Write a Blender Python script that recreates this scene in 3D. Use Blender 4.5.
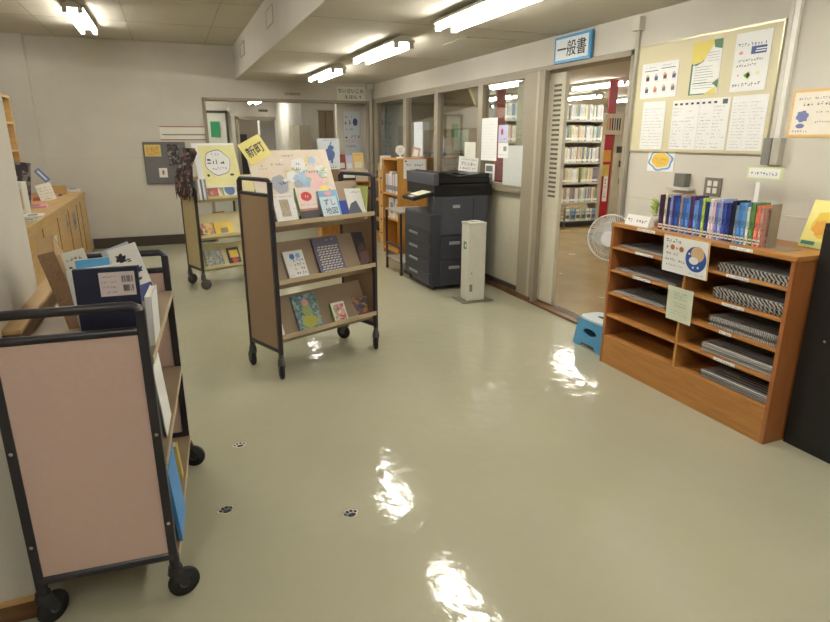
import bpy, math, random
from mathutils import Vector, Matrix
S = bpy.context.scene
for o in list(bpy.data.objects): bpy.data.objects.remove(o)
R = math.radians
# ------------------------------------------------------------------ camera
YAW, PITCH, FPX, CAMZ = R(21.965), R(16.3885), 587.0, 1.5
cam = bpy.data.objects.new('camera', bpy.data.cameras.new('camera')); S.collection.objects.link(cam)
cam.data.sensor_width = 36; cam.data.lens = FPX / 830 * 36; cam.data.clip_start = 0.02
cam.location = (0, 0, CAMZ); cam.rotation_euler = (R(90) - PITCH, 0, -YAW)
S.camera = cam
S.view_settings.view_transform = 'Standard'; S.view_settings.look = 'None'
S.view_settings.gamma = 1; S.view_settings.use_curve_mapping = False
S.view_settings.exposure = .72
TUBE = 26.0          # strength of the fluorescent tubes
w = bpy.data.worlds.new('world'); S.world = w; w.use_nodes = True
w.node_tree.nodes['Background'].inputs[0].default_value = (.9, .92, 1, 1)
w.node_tree.nodes['Background'].inputs[1].default_value = .15

# ------------------------------------------------------------------ materials
def lin(c):
    return tuple((v / 255 / 12.92) if v / 255 <= .04045 else ((v / 255 + .055) / 1.055) ** 2.4 for v in c) + (1,)
MATS = {}
def mat(name, rgb, rough=.6, metal=0, spec=.5, var=0, scale=20, bump=0, bscale=80, emit=0, coat=0, alpha=1):
    if name in MATS: return MATS[name]
    m = bpy.data.materials.new(name); m.use_nodes = True; nt = m.node_tree; b = nt.nodes['Principled BSDF']
    c = lin(rgb)
    b.inputs['Base Color'].default_value = c; b.inputs['Roughness'].default_value = rough
    b.inputs['Metallic'].default_value = metal; b.inputs['Specular IOR Level'].default_value = spec
    if coat: b.inputs['Coat Weight'].default_value = coat; b.inputs['Coat Roughness'].default_value = .08
    if alpha < 1: b.inputs['Alpha'].default_value = alpha
    tc = nt.nodes.new('ShaderNodeTexCoord')
    n = nt.nodes.new('ShaderNodeTexNoise'); n.inputs['Scale'].default_value = scale; n.inputs['Detail'].default_value = 4
    nt.links.new(tc.outputs['Object'], n.inputs['Vector'])
    mr = nt.nodes.new('ShaderNodeMapRange'); mr.inputs[1].default_value = .3; mr.inputs[2].default_value = .7
    v = var or .03
    mr.inputs[3].default_value = 1 - v; mr.inputs[4].default_value = 1 + v
    nt.links.new(n.outputs[0], mr.inputs[0])
    mx = nt.nodes.new('ShaderNodeVectorMath'); mx.operation = 'SCALE'; mx.inputs[0].default_value = c[:3]
    nt.links.new(mr.outputs[0], mx.inputs['Scale']); nt.links.new(mx.outputs[0], b.inputs['Base Color'])
    if bump:
        n2 = nt.nodes.new('ShaderNodeTexNoise'); n2.inputs['Scale'].default_value = bscale; n2.inputs['Detail'].default_value = 3
        nt.links.new(tc.outputs['Object'], n2.inputs['Vector'])
        bp = nt.nodes.new('ShaderNodeBump'); bp.inputs['Strength'].default_value = bump; bp.inputs['Distance'].default_value = .01
        nt.links.new(n2.outputs[0], bp.inputs['Height']); nt.links.new(bp.outputs[0], b.inputs['Normal'])
    if emit:
        b.inputs['Emission Color'].default_value = (1, .97, .9, 1); b.inputs['Emission Strength'].default_value = emit
    MATS[name] = m; return m
def wood(name, rgb, rgb2, scale=(30, 30, 2), rough=.4, coat=0):
    m = mat(name, rgb, rough, coat=coat); nt = m.node_tree; b = nt.nodes['Principled BSDF']
    tc = nt.nodes.new('ShaderNodeTexCoord'); mp = nt.nodes.new('ShaderNodeMapping'); mp.inputs['Scale'].default_value = scale
    n = nt.nodes.new('ShaderNodeTexNoise'); n.inputs['Scale'].default_value = 1.2; n.inputs['Detail'].default_value = 5; n.inputs['Distortion'].default_value = .6
    r = nt.nodes.new('ShaderNodeValToRGB'); r.color_ramp.elements[0].position = .35; r.color_ramp.elements[1].position = .65
    r.color_ramp.elements[0].color = lin(rgb); r.color_ramp.elements[1].color = lin(rgb2)
    nt.links.new(tc.outputs['Object'], mp.inputs[0]); nt.links.new(mp.outputs[0], n.inputs[0]); nt.links.new(n.outputs[0], r.inputs[0])
    nt.links.new(r.outputs[0], b.inputs['Base Color']); return m
def busy(name, cols, scale=60, rough=.35):
    """printed picture: soft cells of the given inks"""
    if name in MATS: return MATS[name]
    m = bpy.data.materials.new(name); m.use_nodes = True; nt = m.node_tree; b = nt.nodes['Principled BSDF']; b.inputs['Roughness'].default_value = rough
    tc = nt.nodes.new('ShaderNodeTexCoord'); n = nt.nodes.new('ShaderNodeTexVoronoi'); n.inputs['Scale'].default_value = scale
    dn = nt.nodes.new('ShaderNodeTexNoise'); dn.inputs['Scale'].default_value = scale * .6; dn.inputs['Detail'].default_value = 2
    ad = nt.nodes.new('ShaderNodeMixRGB'); ad.inputs[0].default_value = .04
    nt.links.new(tc.outputs['Object'], dn.inputs[0]); nt.links.new(tc.outputs['Object'], ad.inputs[1]); nt.links.new(dn.outputs['Color'], ad.inputs[2])
    nt.links.new(ad.outputs[0], n.inputs['Vector'])
    s = nt.nodes.new('ShaderNodeSeparateXYZ'); nt.links.new(n.outputs['Color'], s.inputs[0])
    r = nt.nodes.new('ShaderNodeValToRGB'); r.color_ramp.interpolation = 'CONSTANT'; e = r.color_ramp.elements
    e[0].color = lin(cols[0]); e[1].color = lin(cols[-1]); e[1].position = (len(cols) - 1) / len(cols)
    for i, c in enumerate(cols[1:-1], 1):
        q = e.new(i / len(cols)); q.color = lin(c)
    nt.links.new(s.outputs[0], r.inputs[0]); nt.links.new(r.outputs[0], b.inputs['Base Color'])
    MATS[name] = m; return m

WALL = mat('wall_paint', (202, 197, 186), .75, var=.03, scale=3, bump=.25, bscale=160)
CEILM = mat('ceiling_board', (196, 190, 174), .85, var=.02, scale=4, bump=.15, bscale=220)
GREYP = mat('grey_frame_paint', (150, 140, 122), .5)
BEIGEP = mat('beige_panel_paint', (196, 190, 170), .6)
BASEB = mat('dark_skirting', (70, 62, 56), .5)
WBASE = wood('brown_wood_trim', (92, 62, 40), (120, 84, 54), (4, 4, 20))
BLACK = mat('black_tube_paint', (40, 37, 45), .35, spec=.6)
RUBBER = mat('black_rubber', (26, 26, 28), .6)
GREYPL = mat('grey_plastic', (92, 92, 90), .5)
CHROME = mat('bright_metal', (190, 190, 186), .25, metal=1)
PINKP = mat('pinkish_melamine', (206, 178, 167), .5, var=.02, scale=60, bump=.05, bscale=300)
TANP = mat('tan_melamine', (156, 130, 104), .5, var=.03, scale=60)
SHELFT = mat('taupe_shelf_board', (150, 130, 106), .5)
LIPM = mat('light_taupe_edge', (184, 166, 136), .5)
CREAMP = mat('cream_melamine', (198, 186, 146), .5)
CREAML = mat('cream_edge', (206, 194, 146), .5)
OAK = wood('light_oak_counter', (206, 170, 112), (190, 152, 96), (6, 3, 30))
RACKW = wood('orange_brown_rack', (184, 130, 70), (170, 116, 58), (10, 3, 30), .4)
RACKS = wood('red_brown_rack_side', (168, 108, 62), (154, 94, 52), (10, 10, 3), .35)
SHWOOD = wood('yellow_wood_case', (196, 142, 66), (180, 126, 54), (20, 20, 3), .45)
WHITE = mat('white_paper', (232, 232, 230), .6, var=.01)
OFFW = mat('off_white_paper', (222, 220, 208), .6, var=.015)
GRNP = mat('pale_green_paper', (206, 212, 190), .6)
INK = mat('dark_ink', (44, 44, 52), .6)
GINK = mat('grey_ink', (104, 106, 118), .6)
LGINK = mat('light_grey_ink', (176, 178, 184), .6)
BLUEI = mat('blue_ink', (66, 84, 140), .5)
YEL = mat('yellow_card', (232, 220, 130), .55)
PYEL = mat('pale_yellow_card', (228, 222, 160), .55)
ORNG = mat('orange_print', (222, 160, 60), .55)
REDI = mat('red_print', (196, 60, 56), .5)
PINK = mat('pink_print', (226, 160, 170), .5)
LBLUE = mat('light_blue_print', (130, 180, 220), .5)
MBLUE = mat('mid_blue_print', (64, 126, 190), .5)
GREEN = mat('green_print', (70, 116, 84), .5)
LGREEN = mat('light_green_print', (150, 190, 80), .5)
TAN = mat('tan_print', (206, 172, 130), .6)
NAVY = mat('navy_cover', (36, 40, 62), .4)
CARD = mat('cardboard', (186, 156, 116), .75, var=.05, scale=30)
CARDD = mat('cardboard_edge', (140, 110, 82), .85, var=.15, scale=150)
COPIER = mat('copier_grey', (58, 59, 68), .45)
COPDK = mat('copier_black', (24, 24, 28), .25)
COPLT = mat('copier_slate', (74, 76, 86), .45)
SANI = mat('off_white_enamel', (206, 204, 192), .35)
STEEL = mat('shelf_steel', (176, 172, 158), .5)
PIPE = mat('white_pipe', (206, 202, 190), .4)
BLKCAB = mat('black_cabinet', (22, 20, 20), .5)
CORK = mat('cream_pinboard', (206, 197, 162), .5, var=.03, scale=200)

# ------------------------------------------------------------------ mesh helper
class MB:
    def __init__(s): s.v = []; s.f = []; s.m = []; s.ms = []; s.sm = []
    def mi(s, m):
        if m not in s.ms: s.ms.append(m)
        return s.ms.index(m)
    def add(s, vs, fs, m, T=None, smooth=False):
        b = len(s.v); i = s.mi(m)
        for p in vs: s.v.append(tuple(T @ Vector(p)) if T is not None else tuple(p))
        for f in fs: s.f.append([b + k for k in f]); s.m.append(i); s.sm.append(smooth)
        return s
    def box(s, x0, y0, z0, x1, y1, z1, m, T=None):
        x0, x1 = sorted((x0, x1)); y0, y1 = sorted((y0, y1)); z0, z1 = sorted((z0, z1))
        v = [(x0,y0,z0),(x1,y0,z0),(x1,y1,z0),(x0,y1,z0),(x0,y0,z1),(x1,y0,z1),(x1,y1,z1),(x0,y1,z1)]
        return s.add(v, [(0,3,2,1),(4,5,6,7),(0,1,5,4),(1,2,6,5),(2,3,7,6),(3,0,4,7)], m, T)
    def cyl(s, a, b, r, m, n=14, r2=None, T=None, caps=True):
        a = Vector(a); b = Vector(b); d = (b - a).normalized(); r2 = r if r2 is None else r2
        u = d.orthogonal().normalized(); w_ = d.cross(u); vs = []
        for p, q in ((a, r), (b, r2)):
            for k in range(n):
                t = 2 * math.pi * k / n; vs.append(p + u * q * math.cos(t) + w_ * q * math.sin(t))
        s.add(vs, [(k, (k + 1) % n, n + (k + 1) % n, n + k) for k in range(n)], m, T, True)
        if caps: s.add(vs, [tuple(range(n))[::-1], tuple(range(n, 2 * n))], m, T)
        return s
    def path(s, pts, r, m, n=8, closed=False, T=None):
        pts = [Vector(p) for p in pts]; L = len(pts); vs = []
        for i, p in enumerate(pts):
            if closed: d = pts[(i + 1) % L] - pts[i - 1]
            else: d = pts[min(i + 1, L - 1)] - pts[max(i - 1, 0)]
            d.normalize(); up = Vector((0, 0, 1)) if abs(d.z) < .9 else Vector((1, 0, 0))
            u = d.cross(up).normalized(); w_ = d.cross(u)
            for k in range(n):
                t = 2 * math.pi * k / n; vs.append(p + (u * math.cos(t) + w_ * math.sin(t)) * r)
        fs = [(i * n + k, i * n + (k + 1) % n, ((i + 1) % L) * n + (k + 1) % n, ((i + 1) % L) * n + k) for i in range(L if closed else L - 1) for k in range(n)]
        if not closed: fs += [tuple(range(n)), tuple(range((L - 1) * n, L * n))]
        return s.add(vs, fs, m, T, True)
    def lathe(s, prof, m, n=20, T=None):
        vs = [(r * math.cos(2 * math.pi * k / n), r * math.sin(2 * math.pi * k / n), z) for r, z in prof for k in range(n)]
        fs = [(i * n + k, i * n + (k + 1) % n, (i + 1) * n + (k + 1) % n, (i + 1) * n + k) for i in range(len(prof) - 1) for k in range(n)]
        return s.add(vs, fs, m, T, True)
    def prism(s, poly, a, b, m, T=None, axis='x'):
        """poly in the two other axes, extruded along axis from a to b"""
        n = len(poly)
        def mk(p, t): return {'x': (t, p[0], p[1]), 'y': (p[0], t, p[1]), 'z': (p[0], p[1], t)}[axis]
        vs = [mk(p, a) for p in poly] + [mk(p, b) for p in poly]
        return s.add(vs, [tuple(range(n))[::-1], tuple(range(n, 2 * n))] + [(k, (k + 1) % n, n + (k + 1) % n, n + k) for k in range(n)], m, T)
    # ---- flat art on the plane y = -lay (seen from -Y)
    def poly(s, pts, m, lay=1, T=None):
        y = -.0007 * lay
        return s.add([(x, y, z) for x, z in pts], [tuple(range(len(pts)))], m, T)
    def rect(s, x0, z0, x1, z1, m, lay=1, T=None): return s.poly([(x0, z0), (x1, z0), (x1, z1), (x0, z1)], m, lay, T)
    def ell(s, cx, cz, rx, rz, m, lay=1, n=16, T=None, wob=0):
        return s.poly([(cx + rx * math.cos(t) * (1 + wob * math.sin(6 * t)), cz + rz * math.sin(t) * (1 + wob * math.sin(6 * t))) for t in [2 * math.pi * k / n for k in range(n)]], m, lay, T)
    def text(s, string, cx, cz, size, m, lay=2, T=None, width=None, bold=0):
        vs, fs = glyphs(string, bold); w_ = max(v[0] for v in vs) - min(v[0] for v in vs); mx = (max(v[0] for v in vs) + min(v[0] for v in vs)) / 2
        mz = (max(v[1] for v in vs) + min(v[1] for v in vs)) / 2; sx = (width / w_) if width else size
        return s.add([((x - mx) * sx + cx, -.0007 * lay, (z - mz) * size + cz) for x, z in vs], fs, m, T)
    def scrib(s, x0, z0, x1, h, m, rnd, lay=2, T=None, gap=.15, skew=0):
        """a line of illegible small print, each character a few strokes"""
        x = x0; c = h * .9; L = max(1e-6, x1 - x0)
        while x < x1 - c * .6:
            if rnd.random() > gap:
                zz = z0 + skew * (x - x0)
                for _ in range(rnd.choice((2, 3, 3))):
                    if rnd.random() < .55:
                        a = zz + rnd.random() * h * .82; b = x + rnd.random() * c * .25
                        s.rect(b, a, b + c * rnd.uniform(.4, .7), a + h * .15, m, lay, T)
                    else:
                        b = x + rnd.random() * c * .7; a = zz + rnd.random() * h * .25
                        s.rect(b, a, b + c * .14, a + h * rnd.uniform(.4, .75), m, lay, T)
            x += c * 1.08
        return s
    def build(s, name, parent=None, bevel=0, loc=None, rot=None):
        me = bpy.data.meshes.new(name); me.from_pydata(s.v, [], s.f)
        for m in s.ms: me.materials.append(m)
        for p, i, q in zip(me.polygons, s.m, s.sm): p.material_index = i; p.use_smooth = q
        me.update()
        o = bpy.data.objects.new(name, me); S.collection.objects.link(o)
        if parent: o.parent = parent
        if loc: o.location = loc
        if rot: o.rotation_euler = rot
        if bevel:
            bv = o.modifiers.new('bevel', 'BEVEL'); bv.width = bevel; bv.segments = 2; bv.limit_method = 'ANGLE'
        return o
_G = {}
def glyphs(string, bold=0):
    if (string, bold) in _G: return _G[(string, bold)]
    c = bpy.data.curves.new('t', 'FONT'); c.body = string; c.align_x = 'CENTER'; c.resolution_u = 2; c.offset = bold
    o = bpy.data.objects.new('t', c); S.collection.objects.link(o)
    dg = bpy.context.evaluated_depsgraph_get(); me = bpy.data.meshes.new_from_object(o.evaluated_get(dg))
    vs = [(v.co.x, v.co.y) for v in me.vertices]; fs = [tuple(p.vertices) for p in me.polygons]
    bpy.data.objects.remove(o); bpy.data.curves.remove(c); bpy.data.meshes.remove(me)
    _G[(string, bold)] = (vs or [(0, 0), (1, 0), (1, 1)], fs or [(0, 1, 2)]); return _G[(string, bold)]
def tag(o, label, cat, group=None, kind=None):
    o['label'] = label; o['category'] = cat
    if group: o['group'] = group
    if kind: o['kind'] = kind
    return o
def thing(name, label, cat, loc=(0,0,0), rz=0, group=None):
    o = bpy.data.objects.new(name, None); S.collection.objects.link(o); o.empty_display_size = .1
    o.location = loc; o.rotation_euler = (0, 0, rz); return tag(o, label, cat, group)
def struct(mb, name, bevel=0, parent=None):
    o = mb.build(name, parent, bevel); o['kind'] = 'structure'; return o
def copy_tree(o, parent=None):
    c = o.copy(); S.collection.objects.link(c)
    if parent: c.parent = parent
    for ch in o.children: copy_tree(ch, c)
    return c
# a pixel of the photograph measured on a real plane
cp, sp, cy, sy = math.cos(PITCH), math.sin(PITCH), math.cos(YAW), math.sin(YAW)
def P(px, py, X=None, Y=None, Z=None):
    a, b = (px - 415) / FPX, (py - 311) / FPX
    f = (sy * cp, cy * cp, -sp); r = (cy, -sy, 0); d = (-sy * sp, -cy * sp, -cp)
    q = [r[i] * a + d[i] * b + f[i] for i in range(3)]
    t = X / q[0] if X is not None else Y / q[1] if Y is not None else (Z - CAMZ) / q[2]
    return (q[0] * t, q[1] * t, CAMZ + q[2] * t)

# ------------------------------------------------------------------ lamps (twin-tube ceiling battens)
TUBEM = mat('fluorescent_glow', (255, 255, 250), .4, emit=TUBE)
LAMPW = mat('batten_white_enamel', (220, 218, 208), .4)
def make_lamp(label, x, y0, y1, z, group, tubes=2):
    L = y1 - y0; t = thing('ceiling_light', label, 'ceiling light', (x, (y0 + y1) / 2, z), 0, group)
    b = MB(); b.prism([(-.035, 0), (.035, 0), (.095, -.035), (.095, -.05), (-.095, -.05), (-.095, -.035)], -L / 2, L / 2, LAMPW, axis='y'); b.build('housing', t)
    for sx in ((-.065, .065) if tubes == 2 else (0,)):
        q = MB(); q.cyl((sx, -L / 2 + .03, -.075), (sx, L / 2 - .03, -.075), .019, TUBEM, 10); q.build('fluorescent_tube', t)
        for e in (-1, 1):
            h = MB(); h.box(sx - .02, e * (L / 2 - .03), -.098, sx + .02, e * L / 2, -.045, LAMPW); h.build('tube_holder', t)
    return t
LH, LL = 2.75, 2.31
GM = 'twin tube battens on the low ceiling'
make_lamp('twin tube light on the low ceiling, farthest and nearest the back opening', 1.88, 6.98, 8.2, LL, GM)
make_lamp('twin tube light on the low ceiling, middle one of the row beside the step', 1.88, 4.9, 6.12, LL, GM)
make_lamp('twin tube light on the low ceiling cut by the top edge of the photo', 1.88, 2.88, 4.1, LL, GM)
make_lamp('twin tube light on the low ceiling nearest the camera', 1.88, .8, 2.02, LL, GM)
make_lamp('twin tube light on the high ceiling above the left counter', -.72, 6.95, 8.3, LH, 'battens on the high ceiling')
make_lamp('twin tube light on the high ceiling outside the picture', -.72, 3.4, 4.7, LH, 'battens on the high ceiling')
make_lamp('added twin tube light on the high ceiling, unseen behind the camera', -.72, -.8, .5, LH, 'battens on the high ceiling')  # unseen lamp, added to brighten the near trolley's end panel
make_lamp('added twin tube light on the low ceiling, unseen behind the camera', 1.88, -1.4, -.18, LL, GM)  # unseen too, added for more light from the camera side
make_lamp('added fill light in the back corridor, unseen behind the wall over the opening', 2.1, 9.8, 10.3, 2.27, 'corridor lights', 1)  # added out of sight above the header to lift the corridor's right part
make_lamp('added fill light in the back corridor, unseen behind the back wall', .0, 10.0, 11.1, 2.27, 'corridor lights')  # added out of sight to brighten the dark corridor
make_lamp('added fill light on the ceiling, unseen beyond the corridor doorway', 1.6, 14.4, 15.4, 2.2, 'corridor lights', 1)  # unseen extra lamp, added for light past the end doorway
make_lamp('twin tube light in the back corridor beyond the opening', 1.7, 12.3, 13.3, 2.27, 'corridor lights')
for x, y, rw, pl_ in [(4.65, 1.8, 'first row', 'unseen added'), (4.65, 7.3, 'first row', 'farther along'), (6.0, 4.3, 'second row', 'nearest'), (6.0, 6.95, 'second row', 'middle'), (6.0, 9.95, 'second row', 'farthest'), (7.4, 4.6, 'third row', 'hidden nearest'), (7.4, 7.2, 'third row', 'nearest seen'), (7.4, 9.3, 'third row', 'middle'), (7.4, 12.0, 'third row', 'farthest'), (8.7, 9.3, 'last row', 'nearer'), (8.7, 12.0, 'last row', 'farther')]:  # the first lamp is unseen, added to keep the stacks room bright
    make_lamp('bright tube light in the stacks room, %s from the windows, %s one' % (rw, pl_), x, y, y + 1.2, LL, 'tube lights of the stacks room', 2)

# ------------------------------------------------------------------ room shell
XR = 3.06
FLOOR = mat('waxed_vinyl_floor', (176, 173, 150), .10, spec=.5, var=.04, scale=1.2)
def floor_nodes(m, bstr, c2, dist, rvar):
    nt = m.node_tree; b = nt.nodes['Principled BSDF']
    tc = nt.nodes.new('ShaderNodeTexCoord')
    n = nt.nodes.new('ShaderNodeTexNoise'); n.inputs['Scale'].default_value = 11; n.inputs['Detail'].default_value = 3.5; n.inputs['Roughness'].default_value = .45
    nt.links.new(tc.outputs['Object'], n.inputs[0])
    bp = nt.nodes.new('ShaderNodeBump'); bp.inputs['Strength'].default_value = bstr; bp.inputs['Distance'].default_value = dist
    nt.links.new(n.outputs[0], bp.inputs['Height']); nt.links.new(bp.outputs[0], b.inputs['Normal'])
    n3 = nt.nodes.new('ShaderNodeTexNoise'); n3.inputs['Scale'].default_value = 3; n3.inputs['Detail'].default_value = 5
    nt.links.new(tc.outputs['Object'], n3.inputs[0])
    mr = nt.nodes.new('ShaderNodeMapRange'); mr.inputs[1].default_value = .35; mr.inputs[2].default_value = .7; mr.inputs[3].default_value = rvar[0]; mr.inputs[4].default_value = rvar[1]
    nt.links.new(n3.outputs[0], mr.inputs[0]); nt.links.new(mr.outputs[0], b.inputs['Roughness'])
floor_nodes(FLOOR, .4, None, .006, (.04, .12))
FLOOR2 = mat('stacks_vinyl_floor', (172, 148, 104), .14, var=.12, scale=2.5)
floor_nodes(FLOOR2, .4, None, .008, (.1, .28))
m = MB(); m.box(-3, -2.5, -.1, 3.06, 14.2, 0, FLOOR); struct(m, 'floor')
m = MB(); m.box(3.2, -.5, -.1, 11, 15, 0.0, FLOOR2); struct(m, 'floor')
# ceilings
m = MB(); m.box(-3, -2.5, LH, 1.0, 9.5, LH + .1, CEILM); o = struct(m, 'ceiling')
m = MB(); m.box(.99, -2.5, LL, 3.2, 9.5, LH + .1, CEILM); struct(m, 'ceiling')
m = MB(); m.box(3.2, -.5, LL, 11, 15, LL + .1, CEILM); struct(m, 'ceiling')
m = MB(); m.box(-.6, 9.5, 2.27, 3.6, 14.2, 2.4, CEILM); struct(m, 'ceiling')
m = MB(); m.box(.978, -2.5, LL - .002, .992, 9.33, LH, WALL); struct(m, 'trim_1')            # painted step face
JOINT = mat('ceiling_joint', (150, 142, 124), .8)
m = MB()
for k in range(9): m.box(-3, -1.6 + 1.35 * k, LH - .0015, .978, -1.6 + 1.35 * k + .006, LH + .01, JOINT)
for x in (-2.1, -1.2, -.3, .6): m.box(x, -2.5, LH - .0015, x + .006, 9.3, LH + .01, JOINT)
for k in range(6): m.box(.992, -1 + 1.8 * k, LL - .0015, 3.05, -1 + 1.8 * k + .005, LL + .01, JOINT)
struct(m, 'trim_2')
# access frames on the step and the ceiling hatch
HATCH = mat('hatch_line', (170, 160, 130), .7)
def frame_rect(m, y0, y1, z0, z1, x, t, mm):
    for a in ((y0, z0, y1, z0 + t), (y0, z1 - t, y1, z1), (y0, z0, y0 + t, z1), (y1 - t, z0, y1, z1)): m.box(x - .006, a[0], a[1], x, a[2], a[3], mm)
for i, (y0, y1) in enumerate([(5.78, 6.16), (7.95, 8.4)]):
    m = MB(); frame_rect(m, y0, y1, 2.49, 2.64, .978, .008, HATCH); m.box(.975, y0 + .008, 2.498, .978, y1 - .008, 2.632, WALL); struct(m, 'trim_%d' % (3 + i))
m = MB(); m.box(2.38, 4.77, LL - .004, 2.85, 5.23, LL, HATCH); m.box(2.395, 4.785, LL - .006, 2.835, 5.215, LL - .003, CEILM); struct(m, 'trim_5')
# right wall: solid part, header and low panel
m = MB(); m.box(XR, -2.5, 0, XR + .14, 3.5, LL, WALL); m.box(XR, 3.5, 2.07, XR + .14, 9.5, LL, WALL)
m.box(XR + .01, 4.8, 0, XR + .12, 9.5, 1.03, BEIGEP); struct(m, 'wall_right')
m = MB(); m.box(XR - .003, -2, 1.09, XR + .001, 3.45, 1.1, BEIGEP); struct(m, 'trim_6')
m = MB(); m.box(XR - .045, 4.6, 0, XR + .01, 9.33, .05, WBASE); m.box(XR - .02, 4.6, .05, XR + .01, 9.33, .085, BASEB); struct(m, 'baseboard_right')
m = MB(); m.box(XR - .045, 3.45, 0, XR + .14, 4.6, .018, WBASE)
for k in range(3): m.box(XR + .03 + .03 * k, 3.5, .018, XR + .04 + .03 * k, 4.6, .024, mat('track_steel', (150, 140, 120), .4, metal=.6))
struct(m, 'trim_7')
m = MB(); m.box(XR - .012, -2, 0, XR + .001, 3.5, .08, BASEB); struct(m, 'baseboard_right_near')
# door frame and sliding louvred door
m = MB(); m.box(XR - .02, 3.49, 0, XR + .15, 3.53, 2.09, GREYP); m.box(XR - .02, 3.49, 2.05, XR + .15, 9.4, 2.09, GREYP)
m.box(XR - .03, 4.55, 0, XR + .02, 4.85, 2.06, GREYP); m.box(XR - .035, 4.62, 0, XR - .02, 4.66, 2.06, mat('grey_frame_edge', (176, 166, 148), .5)); m.box(XR + .02, 4.7, 0, XR + .14, 4.85, 2.06, GREYP)
struct(m, 'trim_8', .004)
m = MB(); m.box(3.10, 4.35, .03, 3.14, 5.1, 2.03, BEIGEP); d = struct(m, 'door_1', .006)
m = MB()
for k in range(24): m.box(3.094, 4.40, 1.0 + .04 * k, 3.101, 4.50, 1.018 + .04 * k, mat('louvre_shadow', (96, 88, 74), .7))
m.build('louvre', d)
m = MB(); m.box(3.085, 4.56, .05, 3.1, 4.63, 1.98, mat('door_edge_strip', (206, 200, 184), .5)); m.build('door_stile', d)
# windows
GLASS = bpy.data.materials.new('window_glass'); GLASS.use_nodes = True; nt = GLASS.node_tree; nt.nodes.clear()
ou = nt.nodes.new('ShaderNodeOutputMaterial'); tr = nt.nodes.new('ShaderNodeBsdfTransparent'); tr.inputs[0].default_value = (.9, .92, .9, 1)
gl = nt.nodes.new('ShaderNodeBsdfGlossy'); gl.inputs['Roughness'].default_value = .02; fr = nt.nodes.new('ShaderNodeMapRange'); lw = nt.nodes.new('ShaderNodeLayerWeight'); lw.inputs[0].default_value = .5; nt.links.new(lw.outputs['Facing'], fr.inputs[0]); fr.inputs[1].default_value = .3; fr.inputs[3].default_value = .03; fr.inputs[4].default_value = .5
mxx = nt.nodes.new('ShaderNodeMixShader'); nt.links.new(fr.outputs[0], mxx.inputs[0]); nt.links.new(tr.outputs[0], mxx.inputs[1]); nt.links.new(gl.outputs[0], mxx.inputs[2]); nt.links.new(mxx.outputs[0], ou.inputs[0])
ys = [4.85, 5.74, 6.87, 7.93, 9.25]
for i in range(4):
    a, b = ys[i], ys[i + 1]; m = MB()
    m.box(XR - .02, a - .0, 1.03, XR + .06, a + .045, 2.05, GREYP); m.box(XR - .02, b - .06, 1.03, XR + .06, b, 2.05, GREYP)
    m.box(XR - .02, a + .045, 1.03, XR + .06, b - .06, 1.07, GREYP); m.box(XR - .02, a + .045, 2.02, XR + .06, b - .06, 2.05, GREYP)
    wf = struct(m, 'window_%d' % (i + 1), .003)
    m = MB(); m.box(XR + .015, a + .045, 1.07, XR + .021, b - .06, 2.02, GLASS); m.build('pane', wf)
m = MB(); m.box(XR - .05, 4.85, 1.0, XR + .1, 9.3, 1.03, GREYP); struct(m, 'trim_9', .003)
m = MB(); m.box(XR - .03, 9.2, 0, XR + .14, 9.4, 2.09, GREYP); struct(m, 'trim_10', .003)
# back wall with wide opening
m = MB(); m.box(-3, 9.33, 0, .5, 9.5, LH, WALL); m.box(.5, 9.33, 2.05, 3.2, 9.5, LH, WALL); struct(m, 'wall_back')
m = MB(); m.box(-2.3, 9.2, 0, -1.56, 9.34, LH, WALL); struct(m, 'wall_left_column')
m = MB(); m.box(-1.13, 9.305, 0, .5, 9.331, .14, BASEB); struct(m, 'baseboard_back')
m = MB(); m.box(-1.56, 9.326, 1.235, .0, 9.331, 1.243, BEIGEP); struct(m, 'trim_11')
m = MB(); m.box(.5, 9.31, 0, .545, 9.52, 2.05, GREYP); m.box(.5, 9.31, 2.02, 3.06, 9.52, 2.06, GREYP); m.box(2.955, 9.335, 0, 3.02, 9.45, 2.03, GREYP); struct(m, 'trim_12', .003)
# corridor beyond
m = MB(); m.box(-.6, 13.9, 0, 1.42, 14.1, 2.3, WALL); m.box(1.42, 13.9, 1.93, 2.55, 14.1, 2.3, WALL); m.box(2.55, 13.9, 0, 3.4, 14.1, 2.3, WALL)
m.box(-.7, 9.5, 0, -.6, 14.1, 2.3, WALL); struct(m, 'wall_corridor_end')
m = MB(); m.box(2.25, 11.0, 0, 3.5, 11.1, 2.28, WALL); m.box(2.55, 9.69, 0, 3.06, 9.8, 2.28, WALL); m.box(2.25, 11.1, 0, 2.33, 14, 2.28, WALL); struct(m, 'wall_corridor_side')
m = MB(); m.box(1.3, 14.1, 0, 2.7, 16, .01, FLOOR2); struct(m, 'floor')
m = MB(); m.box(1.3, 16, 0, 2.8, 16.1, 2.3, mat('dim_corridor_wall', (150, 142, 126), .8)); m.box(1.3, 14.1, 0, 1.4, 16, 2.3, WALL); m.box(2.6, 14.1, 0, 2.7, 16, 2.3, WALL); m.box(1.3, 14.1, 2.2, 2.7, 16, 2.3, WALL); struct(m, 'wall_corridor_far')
m = MB(); m.box(1.40, 13.86, 0, 1.46, 13.9, 1.95, GREYP); m.box(1.40, 13.86, 1.9, 2.58, 13.9, 1.96, GREYP); m.box(2.52, 13.86, 0, 2.58, 13.9, 1.95, GREYP); struct(m, 'trim_13')
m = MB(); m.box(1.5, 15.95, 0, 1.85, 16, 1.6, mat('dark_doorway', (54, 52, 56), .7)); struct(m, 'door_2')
m = MB(); m.box(1.98, 14.5, 0, 2.45, 14.8, 1.9, mat('pale_ribbed_curtain', (188, 186, 180), .8, var=.1, scale=40)); tag(m.build('curtain', bevel=.02), 'pale ribbed curtain standing in the doorway at the corridor end', 'curtain')
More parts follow.
